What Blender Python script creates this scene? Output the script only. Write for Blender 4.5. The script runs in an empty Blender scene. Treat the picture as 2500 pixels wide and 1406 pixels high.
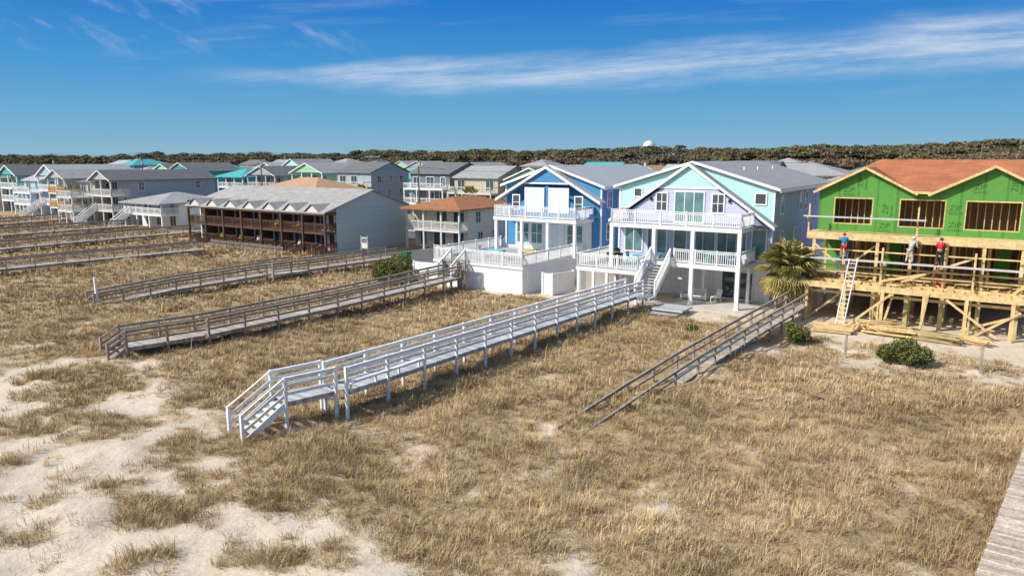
import bpy, math, random
import numpy as np
from mathutils import Vector, Matrix, noise
random.seed(7); rng=np.random.default_rng(5)
AZ=math.radians(34); SA,CA=math.sin(AZ),math.cos(AZ)
scene=bpy.context.scene; COL=scene.collection
def W(a,d,z=0): return Vector((a*CA+d*SA,-a*SA+d*CA,z))
def AD(X,Y): return X*CA-Y*SA, X*SA+Y*CA
def sstep(e0,e1,x):
    t=min(1,max(0,(x-e0)/(e1-e0))); return t*t*(3-2*t)
# ---------------------------------------------------------------- materials
def mat(name,col,rough=.7,kind='plain',var=.12,scale=3.0,step=.2,col2=None,metal=0.0,bump=.3,spec=.3):
    m=bpy.data.materials.new(name); m.use_nodes=True; nt=m.node_tree; N=nt.nodes; L=nt.links
    b=N['Principled BSDF']; b.inputs['Roughness'].default_value=rough; b.inputs['Metallic'].default_value=metal
    b.inputs['Specular IOR Level'].default_value=spec
    tc=N.new('ShaderNodeTexCoord'); nz=N.new('ShaderNodeTexNoise'); nz.inputs['Scale'].default_value=scale; nz.inputs['Detail'].default_value=6
    L.new(tc.outputs['Object'],nz.inputs['Vector'])
    mr=N.new('ShaderNodeMapRange'); mr.inputs[1].default_value=.3; mr.inputs[2].default_value=.7
    mr.inputs[3].default_value=1-var; mr.inputs[4].default_value=1+var; L.new(nz.outputs['Fac'],mr.inputs[0])
    hsv=N.new('ShaderNodeHueSaturation'); L.new(mr.outputs[0],hsv.inputs['Value'])
    if col2:
        mx=N.new('ShaderNodeMix'); mx.data_type='RGBA'; n2=N.new('ShaderNodeTexNoise'); n2.inputs['Scale'].default_value=scale*2.7; n2.inputs['Detail'].default_value=4
        L.new(tc.outputs['Object'],n2.inputs['Vector'])
        r2=N.new('ShaderNodeMapRange'); r2.inputs[1].default_value=.42; r2.inputs[2].default_value=.62; L.new(n2.outputs['Fac'],r2.inputs[0])
        L.new(r2.outputs[0],mx.inputs[0]); mx.inputs[6].default_value=(*col,1); mx.inputs[7].default_value=(*col2,1); L.new(mx.outputs[2],hsv.inputs['Color'])
    else: hsv.inputs['Color'].default_value=(*col,1)
    out=hsv.outputs[0]
    def mth(op,a,bv=None):
        n=N.new('ShaderNodeMath'); n.operation=op; L.new(a,n.inputs[0])
        if bv is not None:
            if isinstance(bv,(int,float)): n.inputs[1].default_value=bv
            else: L.new(bv,n.inputs[1])
        return n.outputs[0]
    def scl(o,f):
        mu=N.new('ShaderNodeVectorMath'); mu.operation='SCALE'; L.new(o,mu.inputs[0]); L.new(f,mu.inputs['Scale']); return mu.outputs[0]
    h=None
    if kind in('siding','batten','boards','planks'):
        sp=N.new('ShaderNodeSeparateXYZ'); L.new(tc.outputs['Object'],sp.inputs[0])
        src={'siding':sp.outputs[2],'planks':sp.outputs[1]}.get(kind) or mth('ADD',sp.outputs[0],sp.outputs[1])
        dv=mth('DIVIDE',src,step); fr=mth('FRACT',dv)
        if kind=='siding': h=fr; ln=mth('LESS_THAN',fr,.14)
        else: ln=mth('LESS_THAN',fr,.12); h=ln
        dk=N.new('ShaderNodeMapRange'); L.new(ln,dk.inputs[0]); dk.inputs[3].default_value=1; dk.inputs[4].default_value={'batten':.85,'planks':.55}.get(kind,.76)
        out=scl(out,dk.outputs[0])
        wn=N.new('ShaderNodeTexWhiteNoise'); wn.noise_dimensions='1D'; L.new(mth('FLOOR',dv),wn.inputs['W'])
        r3=N.new('ShaderNodeMapRange'); L.new(wn.outputs['Value'],r3.inputs[0]); k_=.28 if kind=='planks' else .05; r3.inputs[3].default_value=1-k_; r3.inputs[4].default_value=1+k_
        out=scl(out,r3.outputs[0])
    elif kind=='shingle':
        br=N.new('ShaderNodeTexBrick'); br.inputs['Scale'].default_value=1.0; br.inputs['Brick Width'].default_value=.9; br.inputs['Row Height'].default_value=.28
        br.inputs['Mortar Size'].default_value=.02; br.inputs['Color1'].default_value=(1,1,1,1); br.inputs['Color2'].default_value=(.8,.8,.8,1); br.inputs['Mortar'].default_value=(.68,.68,.68,1)
        L.new(tc.outputs['Object'],br.inputs['Vector'])
        mu=N.new('ShaderNodeMix'); mu.data_type='RGBA'; mu.blend_type='MULTIPLY'; mu.inputs[0].default_value=1; L.new(out,mu.inputs[6]); L.new(br.outputs['Color'],mu.inputs[7]); out=mu.outputs[2]
    L.new(out,b.inputs['Base Color'])
    bp=N.new('ShaderNodeBump'); bp.inputs['Strength'].default_value=bump; bp.inputs['Distance'].default_value=.03
    L.new(h if h is not None else nz.outputs['Fac'],bp.inputs['Height']); L.new(bp.outputs[0],b.inputs['Normal'])
    return m
M={}
def mk(k,*a,**kw): M[k]=mat(k,*a,**kw)
mk('white',(.79,.795,.80),.55,var=.05)
mk('white_wood',(.75,.765,.785),.6,var=.13,scale=4,col2=(.65,.68,.715))
mk('white_batten',(.77,.785,.79),.6,kind='batten',step=.4,var=.05)
mk('shutter',(.66,.73,.79),.5,kind='batten',step=.3,var=.05)
mk('deck_grey',(.42,.44,.46),.7,kind='planks',step=.15,var=.12)
mk('lavender',(.51,.53,.78),.6,kind='siding',step=.2,var=.04)
mk('periwinkle',(.36,.40,.78),.6,kind='siding',step=.2,var=.04)
mk('teal',(.46,.79,.74),.6,kind='siding',step=.2,var=.04)
mk('blue',(.07,.26,.50),.55,kind='siding',step=.2,var=.06)
mk('roof_grey',(.36,.365,.37),.7,kind='shingle',var=.1)
mk('roof_motel',(.40,.39,.37),.8,kind='shingle',var=.14,scale=1.2)
mk('roof_metal',(.42,.44,.45),.4,kind='boards',step=.5,var=.06)
mk('roof_dark',(.17,.18,.185),.75,kind='shingle',var=.15)
mk('roof_brown',(.38,.17,.08),.8,kind='shingle',var=.15)
mk('roof_red',(.44,.165,.08),.85,kind='shingle',var=.16,scale=.7)
mk('roof_tan',(.52,.33,.20),.8,kind='shingle',var=.1)
mk('zip',(.09,.28,.05),.6,kind='boards',step=1.22,var=.07)
mk('zip_text',(.03,.11,.02),.6)
mk('lumber',(.70,.53,.27),.75,var=.2,scale=2,col2=(.56,.40,.18))
mk('lumber_green',(.44,.36,.18),.8,var=.25,scale=2)
mk('alum',(.56,.55,.52),.5,metal=.1,var=.08)
mk('weathered',(.34,.295,.255),.85,var=.28,scale=3,col2=(.235,.20,.175))
mk('weathered_light',(.46,.415,.37),.85,kind='planks',step=.145,var=.15,scale=3,col2=(.36,.32,.28))
mk('walkway_planks',(.58,.49,.41),.85,kind='planks',step=.145,var=.18,scale=5,col2=(.44,.36,.29),bump=.6)
mk('brown_wood',(.10,.055,.04),.7,var=.25,scale=3)
mk('motel_side',(.47,.53,.52),.7,kind='siding',step=.22,var=.04)
mk('motel_front',(.68,.67,.62),.7,kind='siding',step=.22,var=.05)
mk('cream',(.66,.61,.50),.7,kind='siding',step=.22,var=.05)
mk('glass',(.05,.075,.09),.06,spec=.8,var=.3,scale=.8,bump=0)
mk('glass_aqua',(.10,.21,.22),.07,spec=.8,var=.4,scale=.8,bump=0)
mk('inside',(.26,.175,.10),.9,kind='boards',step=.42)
mk('grill_black',(.015,.015,.017),.35)
mk('bluegrey',(.36,.41,.45),.7,kind='siding',step=.22,var=.05)
mk('skyblue',(.34,.50,.60),.7,kind='siding',step=.22,var=.05)
mk('mint',(.33,.64,.42),.7,kind='siding',step=.22,var=.05)
mk('teal_dark',(.07,.37,.40),.7,kind='siding',step=.22,var=.05)
mk('navygrey',(.15,.18,.22),.7,kind='siding',step=.22,var=.05)
mk('tan_wall',(.50,.44,.35),.7,kind='siding',step=.22,var=.05)
mk('off_white',(.62,.62,.59),.6,var=.06)
mk('yellow_paint',(.75,.48,.06),.5)
mk('red_paint',(.55,.03,.03),.5)
mk('blue_paint',(.02,.16,.55),.5)
mk('aqua_paint',(.12,.52,.60),.5)
mk('green_bin',(.03,.16,.08),.5)
mk('orange_rail',(.62,.34,.08),.6)
mk('asphalt',(.12,.12,.125),.9,var=.15,scale=.6)
mk('concrete',(.50,.47,.43),.85,var=.1,scale=1.5)
mk('paint_line',(.75,.73,.68),.8)
mk('paint_yellow',(.75,.5,.05),.8)
mk('wood_pole',(.16,.12,.09),.9)
mk('wire',(.05,.05,.05),.6)
mk('skin',(.45,.25,.16),.6); mk('cloth_blue',(.03,.20,.50),.8); mk('cloth_red',(.50,.02,.03),.8); mk('cloth_grey',(.40,.41,.42),.9)
mk('cloth_dark',(.03,.035,.05),.9); mk('lime',(.25,.75,.05),.5); mk('white_hat',(.8,.8,.8),.4)
mk('rubber',(.02,.02,.02),.8); mk('car_white',(.75,.75,.75),.25); mk('car_dark',(.05,.055,.06),.25); mk('cushion',(.7,.68,.63),.9)
mk('bark',(.18,.13,.09),.95,var=.4,scale=6,bump=1)
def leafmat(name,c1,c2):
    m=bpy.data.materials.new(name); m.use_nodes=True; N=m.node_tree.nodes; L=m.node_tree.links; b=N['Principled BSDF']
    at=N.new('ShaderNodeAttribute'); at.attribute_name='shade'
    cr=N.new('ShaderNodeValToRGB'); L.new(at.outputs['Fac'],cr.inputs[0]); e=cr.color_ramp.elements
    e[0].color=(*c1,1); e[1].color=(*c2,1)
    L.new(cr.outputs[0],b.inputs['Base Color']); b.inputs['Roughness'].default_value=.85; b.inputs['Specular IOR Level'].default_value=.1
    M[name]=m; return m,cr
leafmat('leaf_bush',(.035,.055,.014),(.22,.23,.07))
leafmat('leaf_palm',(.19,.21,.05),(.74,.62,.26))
m,cr=leafmat('grass_dry',(.19,.135,.072),(.70,.545,.33)); e=cr.color_ramp.elements.new(.5); e.color=(.445,.33,.18,1)
m,cr=leafmat('wood_leaf',(.12,.085,.055),(.155,.145,.065)); e=cr.color_ramp.elements.new(.35); e.color=(.165,.12,.08,1); e=cr.color_ramp.elements.new(.6); e.color=(.10,.098,.042,1)
# ---------------------------------------------------------------- mesh builder
class MB:
    def __init__(s): s.v=[];s.f=[];s.m=[]
    def add(s,vs,fs,m=0):
        o=len(s.v); s.v+=[tuple(p) for p in vs]; s.f+=[tuple(i+o for i in f) for f in fs]; s.m+=[m]*len(fs); return s
    def box(s,x0,x1,y0,y1,z0,z1,m=0):
        return s.add([(x0,y0,z0),(x1,y0,z0),(x1,y1,z0),(x0,y1,z0),(x0,y0,z1),(x1,y0,z1),(x1,y1,z1),(x0,y1,z1)],
            [(0,3,2,1),(4,5,6,7),(0,1,5,4),(1,2,6,5),(2,3,7,6),(3,0,4,7)],m)
    def beam(s,p,q,w,h,m=0):
        p=Vector(p);q=Vector(q);d=(q-p).normalized(); sd=d.cross(Vector((0,0,1)))
        if sd.length<.05: sd=Vector((1,0,0))
        sd.normalize(); up=sd.cross(d); sd=sd*w/2; up=up*h/2
        return s.add([p-sd-up,p+sd-up,p+sd+up,p-sd+up,q-sd-up,q+sd-up,q+sd+up,q-sd+up],[(0,1,2,3),(7,6,5,4),(0,4,5,1),(1,5,6,2),(2,6,7,3),(3,7,4,0)],m)
    def ext(s,prof,y0,y1,m=0,axis='y'):
        n=len(prof)
        if axis=='y': vs=[(x,y0,z) for x,z in prof]+[(x,y1,z) for x,z in prof]
        else: vs=[(y0,x,z) for x,z in prof]+[(y1,x,z) for x,z in prof]
        fs=[tuple(range(n)),tuple(range(2*n-1,n-1,-1))]+[(i,n+i,n+(i+1)%n,(i+1)%n) for i in range(n)]
        return s.add(vs,fs,m)
    def cyl(s,p,q,r0,r1=None,n=8,m=0):
        if r1 is None: r1=r0
        p=Vector(p);q=Vector(q);d=(q-p).normalized(); sd=d.orthogonal().normalized(); up=d.cross(sd)
        vs=[];
        for c,r in((p,r0),(q,r1)):
            for i in range(n):
                t=2*math.pi*i/n; vs.append(c+sd*math.cos(t)*r+up*math.sin(t)*r)
        return s.add(vs,[(i,(i+1)%n,n+(i+1)%n,n+i) for i in range(n)]+[tuple(range(n-1,-1,-1)),tuple(range(n,2*n))],m)
    def wb(s,face,pos,u0,u1,v0,v1,n0,n1,m=0):
        if face=='front': return s.box(u0,u1,pos-n1,pos-n0,v0,v1,m)
        return s.box(pos+n0,pos+n1,u0,u1,v0,v1,m)
    def obj(s,name,mats,parent=None,smooth=False):
        me=bpy.data.meshes.new(name); me.from_pydata(s.v,[],s.f)
        if not isinstance(mats,(list,tuple)): mats=[mats]
        for k in mats: me.materials.append(M[k])
        me.polygons.foreach_set('material_index',s.m)
        import bmesh
        if s.f:
            bm=bmesh.new(); bm.from_mesh(me); bmesh.ops.recalc_face_normals(bm,faces=bm.faces); bm.to_mesh(me); bm.free()
        if smooth: me.polygons.foreach_set('use_smooth',[True]*len(me.polygons))
        o=bpy.data.objects.new(name,me); COL.objects.link(o)
        if parent: o.parent=parent
        return o
def thing(name,label,cat,a,d,z=0,rot=0,group=None):
    o=bpy.data.objects.new(name,None); COL.objects.link(o); o.empty_display_size=.3
    o.location=W(a,d,z); o.rotation_euler=(0,0,-AZ+math.radians(rot)); o['label']=label; o['category']=cat
    if group: o['group']=group
    return o
def tag(o,label,cat,group=None):
    o['label']=label;o['category']=cat
    if group:o['group']=group
    return o
def roof_gable(mb,x0,x1,y0,y1,ze,zr,ov=.4,ovf=.4,t=.16,m=0,axis='y'):
    if axis=='x': x0,x1,y0,y1=y0,y1,x0,x1
    xm=(x0+x1)/2; sl=(zr-ze)/((x1-x0)/2); zo=ze-sl*ov
    prof=[(x0-ov,zo),(xm,zr),(x1+ov,zo),(x1+ov,zo+t),(xm,zr+t),(x0-ov,zo+t)]
    mb.ext(prof,y0-ovf,y1+ovf,m,axis)
def roof_hip(mb,x0,x1,y0,y1,ze,zr,ov=.5,m=0):
    X0,X1,Y0,Y1=x0-ov,x1+ov,y0-ov,y1+ov; w=X1-X0;dd=Y1-Y0; k=min(w,dd)/2
    if w>=dd: r0=(X0+k,(Y0+Y1)/2,zr); r1=(X1-k+.01,(Y0+Y1)/2,zr); fs=[(0,1,5,4),(1,2,5),(2,3,4,5),(3,0,4)]
    else: r0=((X0+X1)/2,Y0+k,zr); r1=((X0+X1)/2,Y1-k+.01,zr); fs=[(0,1,4),(1,2,5,4),(2,3,5),(3,0,4,5)]
    mb.add([(X0,Y0,ze),(X1,Y0,ze),(X1,Y1,ze),(X0,Y1,ze),r0,r1],fs+[(3,2,1,0)],m)
    mb.box(X0,X1,Y0,Y1,ze-.18,ze-.005,m)
def rail(mb,p,q,h=1.05,sp=.16,bw=.045,post=.11,psp=1.9,m=0,cap=.14,ends=True):
    p=Vector(p);q=Vector(q);L=(q-p).length; u=(q-p)/L; Z=Vector((0,0,1))
    mb.beam(p+Z*h,q+Z*h,cap,.05,m); mb.beam(p+Z*(h-.12),q+Z*(h-.12),.045,.07,m); mb.beam(p+Z*.12,q+Z*.12,.045,.07,m)
    n=max(1,round(L/psp))
    for i in range(n+1):
        c=p+u*L*i/n; mb.box(c.x-post/2,c.x+post/2,c.y-post/2,c.y+post/2,c.z,c.z+h+.08,m)
    if sp:
        k=int(L/sp)
        for i in range(1,k):
            c=p+u*L*i/k; mb.box(c.x-bw/2,c.x+bw/2,c.y-bw/2,c.y+bw/2,c.z+.1,c.z+h-.1,m)
def window(par,face,pos,u,v,w,h,frame='white',glass='glass',mull=1,name='window',fw=.1,hm=True):
    a,b=MB(),MB(); u0,u1,v0,v1=u-w/2,u+w/2,v-h/2,v+h/2
    a.wb(face,pos,u0-fw,u0,v0-fw,v1+fw,.003,.07); a.wb(face,pos,u1,u1+fw,v0-fw,v1+fw,.003,.07)
    a.wb(face,pos,u0,u1,v1,v1+fw,.003,.07); a.wb(face,pos,u0,u1,v0-fw,v0,.003,.085)
    for i in range(1,mull+1):
        c=u0+(u1-u0)*i/(mull+1); a.wb(face,pos,c-.03,c+.03,v0,v1,.003,.055)
    if hm: a.wb(face,pos,u0,u1,v-.025,v+.025,.004,.05)
    b.wb(face,pos,u0,u1,v0,v1,.002,.03)
    o=a.obj(name,frame,par); b.obj('glass',glass,o); return o
def column(par,x,y,z0,z1,w=.28,m='white'):
    b=MB().box(x-w/2,x+w/2,y-w/2,y+w/2,z0,z1); b.box(x-w/2-.04,x+w/2+.04,y-w/2-.04,y+w/2+.04,z0,z0+.15); return b.obj('column',m,par)
# ---------------------------------------------------------------- terrain
def H(X,Y):
    a,d=AD(X,Y)
    k=1-sstep(44,50,d)
    n=noise.noise(Vector((X*.09,Y*.09,0)))*.42+noise.noise(Vector((X*.33,Y*.33,3)))*.26+noise.noise(Vector((X*.95,Y*.95,8)))*.11
    return k*(n+.03)
CL=[(-20.1,28,1.5),(-16.8,28.5,1.7),(-11.2,21.2,1.35),(-10.4,18,1.1),(-6.2,18.2,1.4),(-4.1,21.5,1.9),(-15.2,19.9,1.0),(-11.1,23.6,.6),(-21,32,1.5),(-14,31.5,1.4),(-8.2,25,1.1),(-24,27,1.2),(-7.4,21.8,.6),(-18.5,24.5,.8),(-13.2,26.5,.9)]
def VEG(X,Y):
    a,d=AD(X,Y)
    n1=noise.noise(Vector((X*.11,Y*.11,7))); n2=noise.noise(Vector((X*.33,Y*.33,1))); n3=noise.noise(Vector((X*.95,Y*.95,5))); n4=noise.noise(Vector((X*2.1,Y*2.1,2)))
    edge=d+n1*5+(4.2 if a>-12 else sstep(-20,-12,a)*4.2)
    k=sstep(10.3,18.5,edge); am=.85-.27*sstep(18,26,d)
    v=-.22+.95*k+.2*sstep(18,27,d)+am*n2+.58*n3+.25*n4
    for cx,cy,r in CL:
        q=((X-cx)**2+((Y-cy)*1.35)**2)/(r*r)
        if q<4: v+=.95*math.exp(-q)+.3*n3
    v-= .9*sstep(46,49,d)*(1 if a>-43 else 0)
    if a>-12: v-=.5*sstep(37,43,d)
    return max(0,min(1,v))
def axis_steps(lo,hi,fl,fh,st):
    xs=list(np.arange(fl,fh+.01,st)); s=st;x=fl;pre=[]
    while x>lo: s*=1.35; x-=s; pre.append(x)
    s=st;x=xs[-1];post=[]
    while x<hi: s*=1.35; x+=s; post.append(x)
    return pre[::-1]+xs+post
xs=axis_steps(-3500,3500,-62,42,.3); ys=axis_steps(-400,6000,8,78,.3)
nx,ny=len(xs),len(ys); vs=[];vg=[]
for y in ys:
    for x in xs:
        fine=-70<x<50 and 0<y<85
        vs.append((x,y,H(x,y) if fine else 0)); vg.append(VEG(x,y) if -400<x<300 and 0<y<400 else .4)
idx=np.arange(nx*ny).reshape(ny,nx)
fs=np.stack([idx[:-1,:-1],idx[:-1,1:],idx[1:,1:],idx[1:,:-1]],-1).reshape(-1,4)
me=bpy.data.meshes.new('ground'); me.from_pydata(vs,[],fs.tolist()); me.polygons.foreach_set('use_smooth',[True]*len(me.polygons))
at=me.attributes.new('veg','FLOAT','POINT'); at.data.foreach_set('value',vg)
g=bpy.data.objects.new('ground',me); COL.objects.link(g); g['kind']='structure'
gm=bpy.data.materials.new('sand_ground'); gm.use_nodes=True; N=gm.node_tree.nodes;L=gm.node_tree.links;b=N['Principled BSDF']; b.inputs['Roughness'].default_value=.95; b.inputs['Specular IOR Level'].default_value=.1
tc=N.new('ShaderNodeTexCoord'); at=N.new('ShaderNodeAttribute'); at.attribute_name='veg'
def nz(sc,det=6,rough=.6):
    n=N.new('ShaderNodeTexNoise'); n.inputs['Scale'].default_value=sc; n.inputs['Detail'].default_value=det; n.inputs['Roughness'].default_value=rough; L.new(tc.outputs['Object'],n.inputs['Vector']); return n.outputs['Fac']
def mr(i,a0,a1,b0,b1):
    n=N.new('ShaderNodeMapRange'); L.new(i,n.inputs[0])
    for k,v in zip((1,2,3,4),(a0,a1,b0,b1)): n.inputs[k].default_value=v
    return n.outputs[0]
def mixc(f,c1,c2):
    n=N.new('ShaderNodeMix'); n.data_type='RGBA'; L.new(f,n.inputs[0])
    for i,c in((6,c1),(7,c2)):
        if isinstance(c,tuple): n.inputs[i].default_value=(*c,1)
        else: L.new(c,n.inputs[i])
    return n.outputs[2]
def ma(op,a_,b_):
    n=N.new('ShaderNodeMath'); n.operation=op
    for i,c in((0,a_),(1,b_)):
        if isinstance(c,(int,float)): n.inputs[i].default_value=c
        else: L.new(c,n.inputs[i])
    return n.outputs[0]
sand=mixc(mr(nz(.6),.35,.65,0,1),(.64,.555,.45),(.555,.475,.38))
sand=mixc(mr(nz(9),.5,.75,0,.45),sand,(.42,.335,.25))
sand=mixc(mr(nz(.25,3),.5,.7,0,.35),sand,(.46,.38,.28))
lit=mixc(mr(nz(3.5),.35,.65,0,1),(.43,.325,.195),(.29,.215,.125))
f=ma('ADD',at.outputs['Fac'],mr(nz(2.2,8,.7),.3,.7,-.35,.35))
col=mixc(mr(f,.04,.62,0,1),sand,lit)
L.new(col,b.inputs['Base Color'])
vo=N.new('ShaderNodeTexVoronoi'); vo.inputs['Scale'].default_value=2.4; L.new(tc.outputs['Object'],vo.inputs['Vector'])
wv=N.new('ShaderNodeTexWave'); wv.inputs['Scale'].default_value=1.6; wv.inputs['Distortion'].default_value=12; wv.inputs['Detail'].default_value=4; L.new(tc.outputs['Object'],wv.inputs['Vector'])
hgt_=ma('ADD',ma('ADD',nz(3.0,8,.65),ma('MULTIPLY',mr(vo.outputs['Distance'],0,.25,0,1),.2)),ma('MULTIPLY',wv.outputs['Fac'],.025))
bp=N.new('ShaderNodeBump'); bp.inputs['Strength'].default_value=.6; bp.inputs['Distance'].default_value=.12; L.new(hgt_,bp.inputs['Height']); L.new(bp.outputs[0],b.inputs['Normal'])
me.materials.append(gm)
# ---------------------------------------------------------------- blades helper (numpy)
def quadcloud(name,verts,quads,shade,matk,parent=None,tris=None):
    me=bpy.data.meshes.new(name); nv=len(verts); me.vertices.add(nv); me.vertices.foreach_set('co',verts.astype(np.float32).ravel())
    loops=quads.ravel(); starts=np.arange(len(quads))*4
    if tris is not None and len(tris):
        starts=np.concatenate([starts,len(quads)*4+np.arange(len(tris))*3]); loops=np.concatenate([loops,tris.ravel()])
    me.loops.add(len(loops)); me.loops.foreach_set('vertex_index',loops.astype(np.int32))
    me.polygons.add(len(starts)); me.polygons.foreach_set('loop_start',starts.astype(np.int32))
    me.update(calc_edges=True)
    at=me.attributes.new('shade','FLOAT','POINT'); at.data.foreach_set('value',shade.astype(np.float32))
    me.materials.append(M[matk]); me.validate()
    ob=bpy.data.objects.new(name,me); COL.objects.link(ob)
    if parent: ob.parent=parent
    return ob
def blades(base,ang,length,lean,width,shade):
    n=len(base); dx,dy=np.cos(ang),np.sin(ang); px,py=-dy,dx
    up=np.sqrt(np.maximum(.05,1-lean**2))
    def pt(t,ln,sidew):
        return np.stack([base[:,0]+dx*length*ln*lean+px*sidew,base[:,1]+dy*length*ln*lean+py*sidew,base[:,2]+length*t*up],-1)
    b0=pt(-.03,0,-width/2);b1=pt(-.03,0,width/2);m0=pt(.6,.35,-width*.4);m1=pt(.6,.35,width*.4);tp=pt(.88,1,width*0)
    v=np.stack([b0,b1,m1,m0,tp],1).reshape(-1,3); i=np.arange(n)*5
    q=np.stack([i,i+1,i+2,i+3],-1); t=np.stack([i+3,i+2,i+4],-1)
    return v,q,t,np.repeat(shade,5)
def zone_ok(a,d):
    lim=50 if a>-28 else (48 if a>-43 else (56 if a>-95 else 62))
    if d>lim or d<-5: return False
    if -15.2<a<-9 and d>31 and (-14.9+(d-24)*.115)<a<(-12.6+(d-24)*.115): return False
    if a>0.2+(d-19)*.13 and a<2.9+(d-19)*.13: return False
    return True
bands=[(13,30,18,24,.014,.27),(30,50,12,17,.022,.28),(50,80,5.4,11,.042,.31),(80,140,1.6,9,.09,.42)]
VB=[];QB=[];TB=[];SB=[];off=0
for y0,y1,den,nb,wd,hh in bands:
    area=(y1-y0)*(1.6*(y0+y1)/2+10); n=int(area*den); cnt=[]
    for _ in range(n):
        Y=random.uniform(y0,y1); X=random.uniform(-.82*Y-4,.82*Y+4); a,d=AD(X,Y)
        if not zone_ok(a,d): continue
        v=VEG(X,Y)
        if random.random()>v*1.85-.08:
            if random.random()>.018 : continue
        cl_=noise.noise(Vector((X*.6,Y*.6,20)))+.4*noise.noise(Vector((X*1.4,Y*1.4,23)))
        cnt.append((X,Y,H(X,Y) if Y<85 and X>-70 else 0,(.5+.75*v*random.uniform(.5,1.25))*max(.35,1+1.0*cl_)+(.35 if d<13 and a<-15 else 0),noise.noise(Vector((X*.22,Y*.22,9)))+.7*cl_))
    c=np.array(cnt); k=len(c)
    if not k: continue
    B=np.repeat(c,nb,axis=0); m_=len(B); tufr=np.repeat(rng.uniform(.10,.36,k),nb)
    th=rng.uniform(0,2*np.pi,m_); rr=tufr*np.sqrt(rng.uniform(0,1,m_)); base=B[:,:3].copy(); base[:,0]+=np.cos(th)*rr; base[:,1]+=np.sin(th)*rr
    ang=th+rng.normal(0,.9,m_); ln=hh*B[:,3]*rng.uniform(.45,1.35,m_); lean=np.clip(rng.uniform(.35,.97,m_),0,.96)
    tall=rng.random(m_)<.010; ln[tall]*=2.4; lean[tall]*=.35
    sh=np.clip(.48+.42*B[:,4]+np.repeat(rng.normal(0,.12,k),nb)+rng.normal(0,.14,m_),0,1)
    v,q,t,s_=blades(base,ang,ln,lean,wd*rng.uniform(.7,1.3,m_),sh)
    VB.append(v);QB.append(q+off);TB.append(t+off);SB.append(s_);off+=len(v)
gr=quadcloud('dune_grass',np.concatenate(VB),np.concatenate(QB),np.concatenate(SB),'grass_dry',tris=np.concatenate(TB)); gr['kind']='stuff'; gr['label']='dry tan dune grass tufts growing on the sand'
# ---------------------------------------------------------------- boardwalks
def boardwalk(label,pts,width,mt,top=1.05,rails=(.35,.7),psp=2.0,stairs=0,plank=.145,group=None,railmat=None,sides=(1,1),deckmat=None,pw=.12,capw=.14,rh_=.13):
    a0,d0,_=pts[0]; T=thing('boardwalk',label,'boardwalk',a0,d0,group=group); railmat=railmat or mt; deckmat=deckmat or mt
    Pn=[Vector((a-a0,d-d0,z)) for a,d,z in pts]; Z=Vector((0,0,1))
    D=MB(); Rl=[MB(),MB()]; hw=width/2; posts=[]
    for i in range(len(Pn)-1):
        p,q=Pn[i],Pn[i+1]; L_=(q-p).length; u=(q-p)/L_; nrm=Vector((u.y,-u.x,0)).normalized()
        k=int(L_/plank)
        for j in range(k):
            c=p+u*(j+.5)*L_/k; D.beam(c-nrm*(hw+random.uniform(0,.03)),c+nrm*(hw+random.uniform(0,.03)),L_/k*.9,.04)
        for s in(-1,1): D.beam(p+nrm*s*(hw-.1)-Z*.13,q+nrm*s*(hw-.1)-Z*.13,.05,.2)
        for si,s in enumerate((-1,1)):
            if not sides[si]: continue
            e=nrm*s*hw
            Rl[si].beam(p+e+Z*top,q+e+Z*top,capw,.045)
            Rl[si].beam(p+e*.96+Z*(top-.08),q+e*.96+Z*(top-.08),.04,.10)
            for r in rails: Rl[si].beam(p+e*.96+Z*r,q+e*.96+Z*r,.04,rh_)
            n=max(1,round(L_/psp))
            for j in range(n+(1 if i==len(Pn)-2 else 0)):
                posts.append((p+u*L_*j/n+e*1.02))
    if stairs:
        p=Pn[0]; u=(Pn[1]-Pn[0]).normalized(); nrm=Vector((u.y,-u.x,0)).normalized(); ns=max(3,int(p.z/.19)); run=.30; S=MB()
        for j in range(ns):
            c=p-u*(run*(j+.6))-Z*(.19*(j+1)); S.beam(c-nrm*hw*.95,c+nrm*hw*.95,.27,.045)
        for s in(-1,1):
            e=nrm*s*hw*.97; S.beam(p+e-Z*.1,p+e-u*run*(ns+.3)-Z*(.19*ns+.2),.05,.26)
        S.obj('stairs',mt,T)
        for si,s in enumerate((-1,1)):
            e=nrm*s*hw; q=p-u*run*(ns+.2)-Z*(.19*ns)
            for r,hh_ in((top,.05),(top*.62,.12),(top*.3,.12)): Rl[si].beam(p+e+Z*r,q+e+Z*r,.09 if r==top else .04,hh_)
            posts.append(q+e*1.02)
    D.obj('deck',deckmat,T)
    for si in(0,1):
        if sides[si]: Rl[si].obj('railing',railmat,T)
    pm=None
    for c in posts:
        if pm is None:
            o=MB().box(-pw/2,pw/2,-pw/2,pw/2,-2.2,top+.04).obj('post',railmat,T); pm=o.data
        else:
            o=bpy.data.objects.new('post',pm); COL.objects.link(o); o.parent=T
        o.location=c
    return T
boardwalk('white painted wooden boardwalk with stairs down to sand',[(-24.1,18.3,1.15),(-23.55,20.5,1.15)],1.35,'white_wood',stairs=1,psp=2.2,deckmat='deck_grey')
bwm=boardwalk('long white painted wooden boardwalk over dune grass',[(-23.2,20.6,1.15),(-22.95,25.4,1.15),(-22.0,49.0,1.05)],1.45,'white_wood',psp=2.45,deckmat='deck_grey')
o=MB(); o.box(.75,1.0,0.0,4.7,1.5,1.56); [o.box(.78,.86,y,y+.08,1.1,1.5) for y in(.1,1.6,3.1,4.5)]
o.obj('bench',['white_wood'],bwm)
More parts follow.
